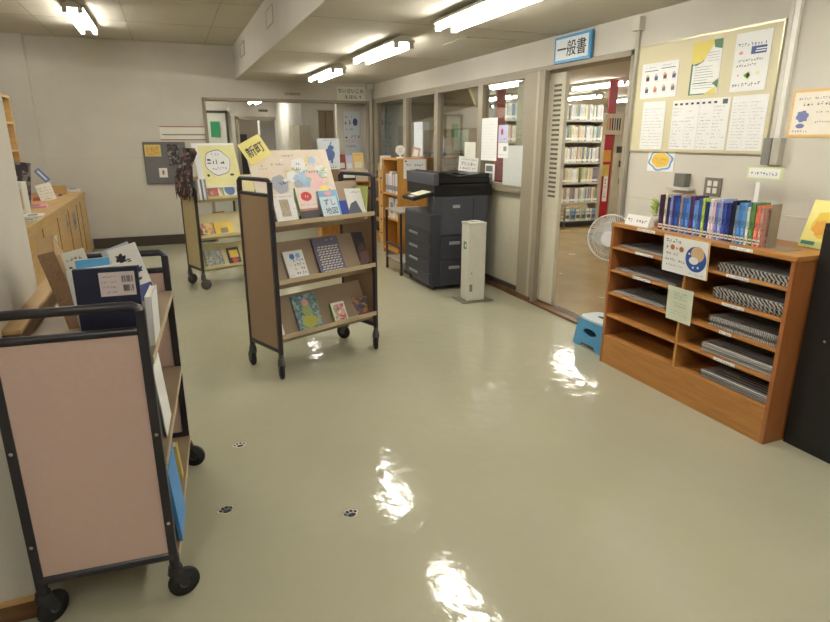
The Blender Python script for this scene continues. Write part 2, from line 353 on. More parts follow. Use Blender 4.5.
m = MB(); m.box(2.53, 10.97, 0, 2.83, 11, 1.98, mat('brown_door', (132, 116, 92), .6)); dd = struct(m, 'door_3', .004)
m = MB(); m.box(2.67, 10.965, .05, 2.68, 10.97, 1.95, BASEB); m.build('door_seam', dd)
m = MB(); m.box(2.79, 10.93, .95, 2.81, 10.97, 1.05, CHROME); m.build('door_handle', dd)
m = MB(); m.box(2.52, 10.94, 0, 2.54, 11, 2.0, BEIGEP); m.box(2.82, 10.94, 0, 2.84, 11, 2.0, BEIGEP); m.box(2.52, 10.94, 1.98, 2.84, 11, 2.0, BEIGEP); struct(m, 'trim_14')
# green sign door in the corridor's left
m = MB(); m.box(.62, 11.2, 0, 1.0, 11.28, 1.93, mat('pale_door', (206, 208, 196), .6)); m.box(.6, 11.18, 0, .64, 11.3, 1.96, BASEB); m.box(.96, 11.18, 0, 1.0, 11.3, 1.96, BASEB); m.box(.6, 11.18, 1.92, 1.0, 11.3, 1.96, BASEB); d4 = struct(m, 'door_4')
m = MB(); m.rect(.70, 1.52, .85, 1.78, mat('green_sign', (48, 140, 92), .5), 1); q = m.build('sign_panel', d4, loc=(0, 11.19, 0))
m = MB(); m.box(-.6, 11.28, 0, 1.02, 11.34, 2.28, WALL); m.box(1.0, 11.24, 0, 1.06, 11.34, 2.28, PIPE); struct(m, 'wall_corridor_left')
# left: near wall block, its ledge and the outer wall
m = MB(); m.box(-2.6, 1.93, 0, -.55, 2.687, LH, WALL); struct(m, 'wall_left')
m = MB(); m.box(-2.6, 1.905, 0, -.542, 1.93, .06, WBASE); m.box(-2.6, 1.912, .06, -.545, 1.93, .07, OAK); struct(m, 'baseboard_left')
m = MB(); m.box(-2.62, -2.5, 0, -2.5, 9.34, LH, WALL); struct(m, 'wall_left_outer')
m = MB(); m.box(-2.62, -2.6, 0, 3.2, -2.5, LH, WALL); struct(m, 'wall_front')
m = MB(); m.box(-.56, 2.1, .845, -.5, 3.55, .905, WBASE); m.box(-.56, 2.1, .905, -.495, 3.55, .92, OAK); tag(m.build('wooden_rail', bevel=.004), 'wooden rail fixed along the near left wall corner behind the trolley', 'rail')
# stacks room walls
m = MB(); m.box(3.2, 15, 0, 11, 15.1, LL, WALL); m.box(11, -.5, 0, 11.1, 15.1, LL, WALL); m.box(3.2, -.6, 0, 11.1, -.5, LL, WALL); struct(m, 'wall_stacks')
m = MB(); m.box(3.06, 9.6, 0, 3.2, 15, LL, WALL); struct(m, 'wall_stacks_left')

ORD = ['first', 'second', 'third', 'fourth', 'fifth', 'sixth', 'seventh', 'eighth', 'ninth', 'tenth', 'eleventh', 'twelfth', 'thirteenth', 'fourteenth', 'fifteenth', 'sixteenth', 'seventeenth', 'eighteenth', 'nineteenth', 'twentieth', 'twenty first', 'twenty second', 'twenty third', 'twenty fourth', 'twenty fifth', 'twenty sixth', 'twenty seventh', 'twenty eighth']
# ================================================================== BOOKS AND SHEETS
PAGES = mat('page_edges', (228, 222, 206), .7)
def book_mb(w_, h, t, cover, rnd=None, spine=None, art=None):
    """closed book standing upright: front cover on y=-t side, spine at x=0 side, origin bottom centre"""
    b = MB(); c = .0022
    b.box(-w_/2, -t, 0, w_/2, -t + c, h, cover); b.box(-w_/2, -c, 0, w_/2, 0, h, spine or cover); b.box(-w_/2, -t, 0, -w_/2 + c, 0, h, spine or cover)
    b.box(-w_/2 + c, -t + c, .003, w_/2 - .004, -c, h - .003, PAGES)
    if art: 
        T = Matrix.Translation((0, -t, 0)); art(b, w_, h, T)
    return b
def frame_of(root, loc, rz, lean, roll=0):
    return loc, (-lean, roll, rz)
def put_book(name, label, cat, group, loc, rz, lean, w_, h, t, cover, art=None, roll=0, spine=None):
    o = book_mb(w_, h, t, cover, spine=spine, art=art).build(name)
    o.rotation_mode = 'XYZ'
    o.matrix_world = Matrix.Translation(loc) @ Matrix.Rotation(rz, 4, 'Z') @ Matrix.Rotation(-lean, 4, 'X') @ Matrix.Rotation(roll, 4, 'Y')
    return tag(o, label, cat, group)
def sheet(name, label, cat, w_, h, paper, draw, loc, rz, group=None, t=.0015, lean=0, roll=0, parent=None):
    b = MB(); b.box(-w_/2, 0, 0, w_/2, t, h, paper)
    if draw: draw(b, w_, h)
    o = b.build(name, parent)
    o.matrix_local = Matrix.Translation(loc) @ Matrix.Rotation(rz, 4, 'Z') @ Matrix.Rotation(-lean, 4, 'X') @ Matrix.Rotation(roll, 4, 'Y')
    if label: tag(o, label, cat, group)
    return o
def page_lines(rows, x0=.08, x1=.92, z0=.06, z1=.9, hh=.4, ink=None, seed=0, gap=.2):
    def d(b, w_, h):
        rnd = random.Random(seed); st = (z1 - z0) * h / rows
        for k in range(rows):
            e = x1 if rnd.random() < .7 else x0 + (x1 - x0) * rnd.uniform(.4, .9)
            b.scrib(-w_/2 + x0 * w_, z0 * h + k * st, -w_/2 + e * w_, st * hh, ink or GINK, rnd, gap=gap)
    return d

# ================================================================== BOOK TROLLEYS
def caster(parent, x, y, zb, r, ang, wheelm=RUBBER, cm=None, guard=False):
    cm = cm or GREYPL
    T = Matrix.Translation((x, y, 0)) @ Matrix.Rotation(ang, 4, 'Z')
    b = MB(); b.cyl((0, 0, zb - .028), (0, 0, zb), .017, cm, 12, T=T); b.cyl((0, 0, 2 * r - .006), (0, 0, zb - .026), .027, cm, 14, r2=.022, T=T)
    hw = .016
    for s_ in (-1, 1):
        b.prism([(-.02, 2 * r - .004), (.022, 2 * r - .004), (.038, r + .01), (.034, r - .012), (.014, r - .008)], s_ * hw - .002, s_ * hw + .002, cm, T @ Matrix.Rotation(0, 4, 'Z') @ Matrix.Rotation(R(90), 4, 'Z') @ Matrix.Scale(-1, 4, (0, 1, 0)), axis='x')
    c = b.build('caster', parent)
    cx = .022
    w_ = MB(); Tw = T @ Matrix.Translation((cx, 0, r)) @ Matrix.Rotation(R(90), 4, 'X')
    w_.lathe([(.006, -.012), (r * .6, -.012), (r * .62, -.009), (r * .93, -.011), (r, -.006), (r, .006), (r * .93, .011), (r * .62, .009), (r * .6, .012), (.006, .012)], wheelm, 22, Tw)
    w_.cyl((0, 0, -.014), (0, 0, .014), r * .34, GREYPL if wheelm is RUBBER else cm, 12, T=Tw)
    w_.build('wheel', c); return c
def trolley_frame(name, label, x, y, th, L, W, zt, zp, zb, panel, r, angs, post=.0125, wheelm=RUBBER, cm=None, group=None):
    t = thing(name, label, 'book trolley', (x, y, 0), th, group)
    for ux in (0, L):
        for vy in (0, W):
            b = MB(); b.box(ux - post, vy - post, zb, ux + post, vy + post, zt - .012, BLACK)
            for zz in (.3, .62): 
                b.cyl((ux + (post if ux else -post) , vy, zz), (ux + (post + .002 if ux else -post - .002), vy, zz), .006, CHROME, 10)
            b.build('post', t, .004)
        b = MB(); b.path([(ux, 0, zt - .03), (ux, .004, zt - .008), (ux, .02, zt), (ux, W - .02, zt), (ux, W - .004, zt - .008), (ux, W, zt - .03)], post * 1.05, BLACK, 10); b.build('top_rail', t)
        b = MB(); b.cyl((ux, 0, zp), (ux, W, zp), post, BLACK, 12); b.build('cross_rail', t)
        b = MB(); b.cyl((ux, 0, zb + .03), (ux, W, zb + .03), post * 1.25, BLACK, 12); b.build('bottom_rail', t)
        b = MB(); b.box(ux - .008, post, zb + .045, ux + .008, W - post, zp - .004, panel); b.build('end_panel', t)
    k = 0
    for ux in (0, L):
        for vy in (0, W): caster(t, ux, vy, zb + .01, r, angs[k], wheelm, cm); k += 1
    return t
def vshelf(t, L, W, zl, panelm, edgem, rise=.27, drop=.07, name='shelf'):
    """two sloped display boards meeting at the middle, a lip along each long side"""
    for s_ in (0, 1):
        f = (lambda v: v) if s_ == 0 else (lambda v: W - v)
        def pz(p): return [(f(a), z) for a, z in p]
        b = MB(); x0, x1 = .009, L - .009
        z0 = zl - drop
        b.prism(pz([(.045, z0), (.055, z0 + .012), (W/2 - .003, z0 + rise), (W/2 - .003, z0 + rise - .014)]), x0, x1, panelm)
        b.prism(pz([(-.018, zl), (-.005, zl), (.058, z0 + .012), (.048, z0 - .002)]), x0, x1, panelm)
        b.box(x0, f(-.0225), zl - .026, x1, f(-.0165), zl + .003, edgem)
        b.build(name, t)
C2 = (.523, 3.581, .4); L2, W2 = .802, .356
trol = trolley_frame('book_trolley', 'black framed display trolley with taupe sloped shelves in the middle of the floor', C2[0], C2[1], C2[2], L2, W2, 1.264, 1.1735, .165, TANP, .055, [R(70), R(80), R(60), R(110)], group='display book trolleys')
for z in (1.018, .658, .303): vshelf(trol, L2, W2, z, SHELFT, LIPM)
C3 = (.186, 6.257, .346)
t3 = trolley_frame('book_trolley', 'display trolley with cream end panel and cream shelves standing farther back at the left', C3[0], C3[1], C3[2], .81, .354, 1.022, .958, .175, CREAMP, .055, [R(0), R(10), R(0), R(0)], wheelm=GREYPL, cm=GREYPL, group='display book trolleys')
for z in (.94, .56, .238): vshelf(t3, .81, .354, z, CREAML, CREAML, .25, .06)
C1 = (-.13, 1.83, 1.50); L1, W1 = .877, .39
t1 = trolley_frame('book_trolley', 'large near trolley with pinkish panel and flat shelves at the lower left corner', C1[0], C1[1], C1[2], L1, W1, 1.032, .955, .14, PINKP, .052, [R(-70), R(-40), R(-100), R(10)], post=.0135, cm=mat('black_caster', (44, 42, 44), .4))
for z in (.865, .515, .165):
    b = MB(); b.box(.009, -.014, z - .02, L1 - .009, W1 + .014, z, SHELFT); b.box(.009, -.0175, z - .021, L1 - .009, -.014, z + .001, LIPM); b.build('shelf', t1)
    if z < .5:
        b = MB(); b.box(.009, W1/2 - .008, z, L1 - .009, W1/2 + .008, z + .2, SHELFT); b.build('divider', t1)
def world_of(C, u, v, z):
    c, s_ = math.cos(C[2]), math.sin(C[2]); return (C[0] + u * c - v * s_, C[1] + u * s_ + v * c, z)

# ---- things on the middle trolley (sloped shelves lean about 29 degrees)
LEAN = math.atan2(W2/2 - .055, .27 - .012)
def on2(name, label, u, zl, w_, h, t, cover, art=None, spine=None, C=C2, W=W2, cat='book', group=None, rise=.27, drop=.07, dv=0, extra=0, lean=None, roll=0):
    ln = LEAN if lean is None else lean
    # bottom back edge rests on the sloped board just above the lip valley
    v = .052 - dv; z = zl - drop + .014 + extra
    return put_book(name, label, cat, group, world_of(C, u, v - .003, z), C[2], ln, w_, h, t, cover, art, roll, spine)
def art_lines(ink, rows, z0, z1, seed, hh=.55, head=None, box=None):
    def a(b, w_, h, T):
        rnd = random.Random(seed)
        for k in range(rows): b.scrib(-w_*.42, h * (z0 + (z1 - z0) * k / rows), w_*.42, h * (z1 - z0) / rows * hh, ink, rnd, lay=3, T=T)
        if box: b.rect(-w_*box[0], h*box[1], w_*box[2], h*box[3], box[4], 2, T)
        if head: b.scrib(-w_*.4, h*.86, w_*.4, h*.07, head, rnd, lay=3, T=T)
    return a
GB2 = 'books on the middle display trolley'
def a_photo(b, w_, h, T):
    b.rect(-w_*.22, h*.3, w_*.2, h*.82, mat('photo_print', (176, 160, 138), .5, var=.2, scale=60), 2, T); rnd = random.Random(3)
    b.scrib(-w_*.4, h*.88, w_*.42, h*.06, REDI, rnd, 3, T); b.scrib(w_*.28, h*.5, w_*.44, h*.06, INK, rnd, 3, T); b.scrib(-w_*.4, h*.12, w_*.3, h*.05, GINK, rnd, 3, T); b.scrib(-w_*.4, h*.04, w_*.3, h*.04, GINK, rnd, 3, T)
on2('book', 'white book with a small brown photo, first on the top shelf of the middle trolley', .135, 1.018, .155, .205, .012, WHITE, a_photo, group=GB2, dv=.022, extra=.014, lean=R(21))
def a_pink(b, w_, h, T):
    rnd = random.Random(8); b.rect(-w_/2, 0, w_/2, h*.36, mat('dark_band', (60, 54, 58), .4), 2, T); b.rect(-w_/2, h*.36, w_/2, h*.42, mat('rust_band', (180, 120, 110), .5), 3, T)
    b.ell(0, h*.75, w_*.3, h*.13, REDI, 2, T=T); b.scrib(-w_*.35, h*.72, w_*.35, h*.08, WHITE, rnd, 3, T); b.scrib(-w_*.4, h*.5, w_*.4, h*.05, GINK, rnd, 3, T)
on2('book', 'picture book with red title and dark lower band beside the white photo book', .305, 1.018, .14, .235, .014, mat('pale_pink_cover', (226, 206, 200), .45), a_pink, spine=LGREEN, group=GB2, dv=.022, extra=.014, lean=R(21))
def a_chr(b, w_, h, T):
    b.text('ずし', -w_*.02, h*.62, .05, INK, 3, T); b.text('地図', -w_*.0, h*.34, .05, INK, 3, T); b.rect(-w_*.5, h*.8, w_*.5, h, LBLUE, 2, T); b.ell(0, h*.9, w_*.2, h*.07, PINK, 3, T=T); b.rect(w_*.4, 0, w_*.5, h*.8, LBLUE, 2, T)
on2('book', 'pale blue book with four large dark characters on the top shelf', .475, 1.018, .15, .205, .014, mat('pale_blue_cover', (202, 220, 234), .4), a_chr, group=GB2, dv=.022, extra=.014, lean=R(21))
on2('book', 'narrow cobalt blue book peeping out behind the pale blue book', .585, 1.018, .06, .13, .012, mat('cobalt', (42, 64, 160), .4), group=GB2, dv=.022, extra=.014, lean=R(21))
def a_grey(b, w_, h, T):
    b.poly([(-w_*.45, 0), (w_*.25, 0), (w_*.3, h*.2), (w_*.05, h*.6), (-w_*.2, h*.5)], mat('slate_print', (84, 92, 108), .5), 2, T); b.scrib(-w_*.2, h*.85, w_*.4, h*.06, INK, random.Random(4), 3, T)
o = put_book('book', 'white magazine with slate grey picture leaning at the right end of the top shelf', 'book', GB2, world_of(C2, .69, .05, .970), C2[2] - R(28), R(24), .15, .215, .008, WHITE, a_grey)
put_book('book', 'yellow green spined book leaning against the right end panel on the top shelf', 'book', GB2, world_of(C2, .752, .09, .985), C2[2] - R(78), R(10), .12, .2, .014, mat('lime_cover', (188, 196, 110), .45), None)
def a_num(b, w_, h, T):
    rnd = random.Random(9); b.rect(-w_/2, 0, w_/2, h*.18, MBLUE, 2, T)
    b.ell(-w_*.1, h*.82, w_*.13, h*.09, MBLUE, 2, T=T); b.ell(w_*.2, h*.83, w_*.12, h*.08, LBLUE, 2, T=T)
    for k in range(4): b.scrib(-w_*.1, h*(.25 + .13*k), w_*.42, h*.1, (INK, REDI, INK, BLUEI)[k], rnd, 3, T)
    b.scrib(-w_*.42, h*.2, -w_*.18, h*.07, REDI, rnd, 3, T); b.scrib(-w_*.42, h*.55, -w_*.18, h*.07, INK, rnd, 3, T)
on2('book', 'white book crowded with blue and red lettering, first on the middle shelf', .21, .658, .15, .215, .012, WHITE, a_num, group=GB2)
def a_rows(b, w_, h, T):
    for r_ in range(12):
        for c_ in range(6):
            x = -w_*.40 + c_*w_*.135 + (r_ % 2)*w_*.04; z = h*.06 + r_*h*.062
            b.poly([(x, z), (x + w_*.1, z + h*.012), (x + w_*.12, z + h*.036), (x + w_*.02, z + h*.028)], OFFW, 2, T)
    b.scrib(-w_*.05, h*.9, w_*.35, h*.05, WHITE, random.Random(1), 3, T); b.rect(-w_*.5, h*.0, w_*.5, h*.05, OFFW, 2, T)
on2('book', 'wide purple grey picture book covered with rows of small white figures, middle shelf', .485, .658, .215, .275, .012, mat('purple_grey_cover', (104, 98, 122), .4), a_rows, group=GB2)
put_book('book', 'dark maroon picture book turned sideways at the right end of the middle shelf', 'book', GB2, world_of(C2, .735, .075, .612), C2[2] - R(38), R(20), .17, .26, .012, busy('maroon_art', [(40, 26, 30), (86, 52, 50), (30, 22, 28), (120, 84, 76), (46, 30, 36)], 14), None, spine=WHITE)
def a_frog(b, w_, h, T):
    b.ell(0, h*.3, w_*.32, h*.18, mat('yellow_figure', (186, 186, 90), .5), 2, T=T, wob=.1); b.ell(0, h*.58, w_*.2, h*.16, mat('olive_figure', (160, 176, 110), .5), 3, T=T); b.ell(0, h*.78, w_*.14, h*.09, PINK, 4, T=T)
    b.rect(-w_*.3, h*.02, w_*.1, h*.08, WHITE, 3, T)
on2('book', 'colourful blue and green picture book with a round figure, first on the bottom shelf', .285, .303, .19, .265, .01, busy('bluegreen_art', [(104, 140, 170), (130, 160, 150), (84, 116, 140), (156, 176, 170), (100, 134, 120)], 60), a_frog, group=GB2)
def a_frame(b, w_, h, T):
    b.rect(-w_*.4, h*.1, w_*.4, h*.9, busy('pink_flowers', [(214, 96, 120), (236, 180, 180), (150, 190, 150), (240, 220, 210)], 70), 2, T)
on2('book', 'small white framed book with pink flowers on the bottom shelf', .53, .303, .115, .16, .02, WHITE, a_frame, spine=LGREEN, group=GB2)
put_book('book', 'small dark illustrated book leaning at the right end of the bottom shelf', 'book', GB2, world_of(C2, .71, .07, .256), C2[2] - R(30), R(18), .12, .15, .014, busy('dark_art', [(50, 44, 50), (150, 110, 50), (60, 60, 100), (120, 60, 50)], 40), None, spine=WHITE)
put_book('book', 'white book with a yellow corner at the left end of the bottom shelf', 'book', GB2, world_of(C2, .075, .07, .256), C2[2] + R(40), R(20), .1, .15, .012, WHITE, lambda b, w_, h, T: b.poly([(-w_/2, 0), (w_/2, 0), (w_/2, h*.5)], YEL, 2, T), spine=COPDK)
# poster board leaning on the middle trolley
PB = mat('cream_pink_board', (226, 212, 190), .6)
pt = thing('poster_board', 'large pale collage board leaning on top of the middle trolley', 'poster', world_of(C2, .295, .075, 1.0), C2[2])
pln = math.atan2(.215 - .045, .43)
def collage(b, w_, h):
    rnd = random.Random(12)
    b.rect(-w_/2, 0, w_/2, h, busy('marbled_pastel', [(226, 214, 190), (228, 208, 188), (224, 216, 200), (228, 212, 200)], 34, .6), 1)
    cols = [WHITE, WHITE, mat('pastel_blue', (170, 200, 230), .6), mat('pastel_pink', (236, 196, 196), .6), mat('pastel_green', (190, 216, 190), .6), mat('pastel_grey', (170, 172, 184), .6), WHITE, mat('soft_yellow', (240, 214, 120), .6)]
    for x, z, rx, rz, c, l in [(.1, .78, .11, .1, 0, 2), (-.02, .62, .08, .08, 1, 3), (.27, .84, .05, .05, 2, 4), (-.2, .52, .1, .13, 5, 2), (.25, .55, .12, .14, 3, 2), (.1, .48, .07, .2, 2, 3), (.36, .28, .1, .12, 4, 2), (-.02, .36, .1, .1, 6, 4), (.33, .42, .05, .05, 7, 5), (.05, .7, .04, .03, 4, 5), (-.1, .2, .2, .14, 0, 2), (.2, .2, .12, .15, 0, 4), (.36, .68, .09, .09, 0, 2), (-.08, .72, .03, .04, 7, 6), (.02, .5, .05, .07, 5, 5)]:
        b.ell(x*w_, z*h, rx*w_, rz*h, cols[c], l, n=36, wob=.06)
    small = [mat('pastel_blue', (170, 200, 230), .6), mat('soft_yellow', (240, 214, 120), .6), mat('pastel_pink', (236, 196, 196), .6), mat('pastel_green', (190, 216, 190), .6), mat('pastel_grey', (170, 172, 184), .6), WHITE, ORNG]
    for k in range(46):
        x = rnd.uniform(-.42, .44); z = rnd.uniform(.08, .86); r_ = rnd.uniform(.008, .03)
        b.ell(x*w_, z*h, r_*w_, r_*w_*rnd.uniform(.5, 1), small[k % 7], 8, n=12, wob=.1)
        if k % 2: b.scrib((x - .04)*w_, (z - .05)*h, (x + .05)*w_, .012, (GINK, BLUEI, LGINK)[k % 3], rnd, 9)
    for x, z, L_, hh, c in [(-.1, .9, .18, .025, BLUEI), (-.25, .78, .14, .03, INK), (-.02, .7, .12, .045, GINK), (.05, .78, .12, .03, BLUEI), (.12, .66, .2, .035, GINK), (.3, .48, .12, .03, PINK), (-.22, .5, .12, .05, BLUEI), (.2, .88, .12, .02, ORNG), (.0, .3, .2, .03, GINK), (.25, .3, .15, .02, PINK)]:
        b.scrib(x*w_, z*h, (x + L_)*w_, hh*h*1.3, c, rnd, 7)
sheet('board', None, None, .6, .46, PB, collage, (0, 0, 0), 0, t=.005, lean=pln, parent=pt)
def shin(b, w_, h):
    b.text('新町', 0, h*.5, .07, mat('navy_ink', (40, 44, 62), .6), 2, bold=.006)
card = sheet('title_card', None, None, .175, .14, YEL, shin, (-.225, .11, .375), 0, t=.003, lean=pln, roll=R(-24), parent=pt)
card['label'] = 'tilted yellow card with two large characters'

# ---- things on the far cream trolley
def a_bubble(b, w_, h):
    b.rect(-w_*.36, h*.03, w_*.5, h*.95, PYEL, 1); 
    b.ell(.02*w_, h*.56, w_*.3, h*.29, BLUEI, 2, wob=.04, n=24); b.ell(.02*w_, h*.56, w_*.29, h*.275, WHITE, 3, wob=.04, n=24)
    rnd = random.Random(5); b.scrib(-w_*.24, h*.52, w_*.28, h*.15, INK, rnd, 5, gap=.05); b.scrib(-w_*.1, h*.72, w_*.12, h*.05, BLUEI, rnd, 5); b.scrib(-w_*.14, h*.4, w_*.2, h*.06, BLUEI, rnd, 5)
    b.ell(-w_*.26, h*.28, w_*.03, h*.03, INK, 5); b.ell(w_*.3, h*.28, w_*.05, h*.025, INK, 5)
b = sheet('poster', 'pale yellow poster with a speech bubble standing on the far cream trolley', 'poster', .45, .46, WHITE, a_bubble, world_of(C3, .325, .085, 1.015), C3[2], t=.004, lean=R(18))
def on3(label, u, zl, w_, h, t, cover, art=None, spine=None, rz=0, lean=None, dv=0):
    put_book('book', label, 'book', 'books on the far cream trolley', world_of(C3, u, .05 - dv, zl - .06 + .016), C3[2] + rz, R(26) if lean is None else lean, w_, h, t, cover, art, 0, spine)
def a_red(b, w_, h, T): b.rect(-w_*.38, h*.05, w_*.4, h*.78, busy('red_art', [(190, 60, 50), (150, 60, 50), (210, 140, 80), (120, 80, 60)], 40), 2, T); b.scrib(-w_*.4, h*.84, w_*.4, h*.09, INK, random.Random(2), 3, T)
def a_bl(b, w_, h, T): b.ell(0, h*.5, w_*.4, h*.3, mat('steel_blue_figure', (80, 110, 160), .5), 2, T=T); b.rect(-w_/2, 0, w_/2, h*.2, mat('brown_print', (160, 130, 90), .5), 2, T)
on3('cream book with a red picture on the top shelf of the far cream trolley', .21, .94, .16, .22, .012, mat('cream_cover', (226, 214, 190), .5), a_red)
on3('book with a blue figure beside the red picture book on the far trolley', .40, .94, .14, .19, .012, mat('pale_cover', (220, 222, 222), .5), a_bl)
for k, c in enumerate([WHITE, mat('slate_spine', (90, 100, 120), .5), OFFW, mat('dusk_spine', (130, 130, 140), .5)]):
    on3(['white', 'slate blue', 'off white', 'grey'][k] + ' spined book in the upright bunch at the left end of the far trolley', .03 + .02*k, .94, .02, .2, .13, c, None, lean=R(10))
on3('yellow and red comic at the left of the far trolley middle shelf', .115, .56, .12, .16, .012, busy('orange_art', [(200, 160, 40), (160, 50, 50), (60, 50, 60), (220, 190, 80)], 40))
def a_yel(b, w_, h, T): b.rect(-w_*.2, h*.25, w_*.2, h*.6, mat('brass_grey', (140, 132, 90), .5), 2, T)
on3('bright yellow picture book on the far trolley middle shelf', .30, .56, .2, .155, .012, mat('strong_yellow', (226, 190, 50), .45), a_yel)
on3('brown picture book behind the yellow one on the far trolley', .30, .56, .13, .27, .006, mat('rust_cover', (140, 70, 50), .45), dv=-.018)
on3('grey green picture book on the far trolley bottom shelf', .17, .238, .19, .2, .01, busy('grey_green_art', [(130, 140, 130), (160, 168, 150), (90, 100, 96), (150, 130, 110)], 50))
on3('black and yellow comic on the far trolley bottom shelf', .39, .238, .13, .2, .012, mat('black_cover', (40, 32, 36), .4), lambda b, w_, h, T: (b.rect(-w_*.36, h*.45, w_*.36, h*.86, mat('strong_yellow', (226, 190, 50), .45), 2, T), b.ell(0, h*.3, w_*.25, h*.15, REDI, 3, T=T)))
# dark flowered cloth hanging over the left end of that trolley
FLW = busy('dark_floral_cloth', [(44, 38, 42), (62, 52, 56), (52, 44, 46), (130, 92, 84), (50, 42, 48), (150, 140, 134), (70, 54, 52)], 30, .9)
rnd = random.Random(2); b = MB(); N = 9; K = 12; vs = []
prof = [(.10, 1.405), (.11, 1.36), (.05, 1.25), (.0, 1.13), (-.012, 1.03), (-.02, .97), (-.022, .91)]
for i, (ox, z) in enumerate(prof):
    for k in range(K + 1):
        v = k / K; sp_ = .30 if i < 3 else .42
        if i == 6: z = .935 - .04 * math.sin(k * 1.7)
        vs.append((ox + .012 * math.sin(k * 1.3 + i * .7), .0 + (v - .5) * sp_ + .2 + (.05 if i < 3 else 0), z))
fs = [(i*(K+1)+k, i*(K+1)+k+1, (i+1)*(K+1)+k+1, (i+1)*(K+1)+k) for i in range(len(prof)-1) for k in range(K)]
b.add(vs, fs, FLW, None, True); o = b.build('flowered_cloth', None, 0, world_of(C3, -.02, 0, 0), (0, 0, C3[2]))
sd = o.modifiers.new('thickness', 'SOLIDIFY'); sd.thickness = .006
tag(o, 'dark flowered cloth draped over the left end of the far cream trolley', 'cloth')

# ---- things on the near trolley
def w1(u, v, z): return world_of(C1, u, v, z)
FACE = C1[2] - R(90)     # facing the camera end of the trolley
bk = thing('book', 'large dark navy picture book showing its back cover and barcode label on the near trolley', 'book', w1(.11, .095, .866), FACE + R(1), 'books on the near trolley')
b = MB(); b.box(-.088, -.014, 0, .088, -.011, .262, NAVY); b.box(-.088, 0, 0, .088, .003, .262, NAVY); b.box(.085, -.014, 0, .088, .003, .262, NAVY); b.build('cover', bk, .001)
b = MB(); b.box(-.084, -.011, .003, .085, 0, .257, PAGES); b.build('pages', bk)
b = MB(); b.box(-.02, -.0146, .175, .078, -.014, .248, mat('pinkish_label', (220, 206, 206), .6)); rr = random.Random(4)
T = Matrix.Translation((0, -.0146, 0))
for z in (.232, .216, .200, .184): b.scrib(-.014, z, .03, .006, (INK, REDI, INK, GINK)[int(z*1000) % 4], rr, 1, T)
for z0 in (.188, .216):
    for k in range(14): 
        if rr.random() < .75: b.rect(.042 + k*.0022, z0, .0433 + k*.0022, z0 + .02, INK, 1, T)
b.build('barcode_label', bk)
bk.rotation_euler = (R(-2), 0, FACE + R(1))
put_book('book', 'white covered book leaning just behind the left edge of the navy book', 'book', 'books on the near trolley', w1(.19, .115, .866), FACE + R(3), R(4), .165, .25, .014, WHITE, None, R(-5))
put_book('book', 'sky blue picture book behind the white covered one', 'book', 'books on the near trolley', w1(.27, .145, .866), FACE + R(3), R(4), .10, .262, .016, mat('sky_cover', (96, 172, 220), .4), None, R(-3), spine=WHITE)
put_book('book', 'off white book with small print behind the sky blue one', 'book', 'books on the near trolley', w1(.40, .18, .866), FACE, R(8), .07, .275, .02, OFFW, lambda b, w_, h, T: (b.scrib(-w_*.4, h*.75, w_*.4, .02, INK, random.Random(3), 2, T), b.scrib(-w_*.4, h*.88, w_*.4, .014, GINK, random.Random(4), 2, T)), R(-14))
# tan cardboard holder
b = MB(); b.prism([(0, 0), (0, .27), (.05, .315), (.16, .18), (.16, 0)], -.024, .024, CARDD, None, axis='x'); b.box(-.026, -.003, 0, .026, 0, .272, CARDD)
b.add([(-.027, -.003, .273), (.027, -.003, .273), (.027, .05, .319), (-.027, .05, .319), (.027, .165, .18), (-.027, .165, .18)], [(0, 1, 2, 3), (3, 2, 4, 5)], CARD); b.add([(.0265, 0, .0), (.0265, .16, .0), (.0265, .16, .18), (.0265, .05, .316), (.0265, 0, .27)], [(0, 1, 2, 3, 4)], CARD)
tag(b.build('cardboard_file_box', loc=w1(.40, .262, .866), rot=(0, R(-12), FACE)), 'upright tan cardboard file box at the back left of the near trolley', 'file box')
# leaning book with ink picture
def a_ink(b, w_, h, T):
    b.rect(-w_/2, 0, w_/2, h*.28, mat('violet_blue_print', (84, 92, 160), .5), 2, T)
    b.ell(-w_*.15, h*.8, w_*.17, h*.08, INK, 3, T=T, wob=.3); b.ell(w_*.25, h*.55, w_*.15, h*.06, BLUEI, 3, T=T, wob=.3); rr = random.Random(7)
    for k in range(3): b.scrib(-w_*.2 + k*w_*.1, h*(.32 + .18*k), w_*.35, h*.13, INK, rr, 4, T, gap=0)
put_book('book', 'white book with ink drawings tilted against the far rail of the near trolley', 'book', 'books on the near trolley', w1(.64, .07, .885), FACE, R(10), .105, .225, .012, WHITE, a_ink, R(-16))
put_book('book', 'pale grey thin book just behind the ink drawing book', 'book', 'books on the near trolley', w1(.675, .085, .885), FACE, R(10), .105, .225, .012, mat('pale_grey_cover', (190, 198, 210), .5), None, R(-20))
put_book('book', 'white picture book with pale pages standing along the right edge of the near trolley top', 'book', 'books on the near trolley', w1(.21, .006, .866), FACE - R(90) + R(180), R(-2), .17, .16, .02, mat('pale_cover', (220, 222, 222), .5))
def side1(label, u, z, w_, h, t, cover, v=-.004, lean=R(4), spine=None):
    put_book('book', label, 'book', 'books on the near trolley', w1(u, v + t, z), C1[2], lean, w_, h, t, cover, None, 0, spine)
side1('tall pale blue magazine on the middle shelf of the near trolley', .30, .516, .2, .27, .008, mat('mist_blue', (150, 180, 190), .5), v=.004)
side1('white magazine in front of the pale blue one on the middle shelf', .26, .516, .18, .25, .004, WHITE, v=-.008)
side1('bright blue folder on the lower shelf of the near trolley sticking out at the side', .17, .166, .2, .27, .012, mat('folder_blue', (70, 150, 220), .4), v=-.026)
side1('lavender picture book on the lower shelf of the near trolley', .40, .166, .14, .20, .01, mat('lavender_print', (140, 140, 180), .5), v=.004)
side1('small yellow book lying against the lavender one on the lower shelf', .50, .166, .05, .15, .015, mat('strong_yellow2', (206, 180, 90), .5), v=-.006)

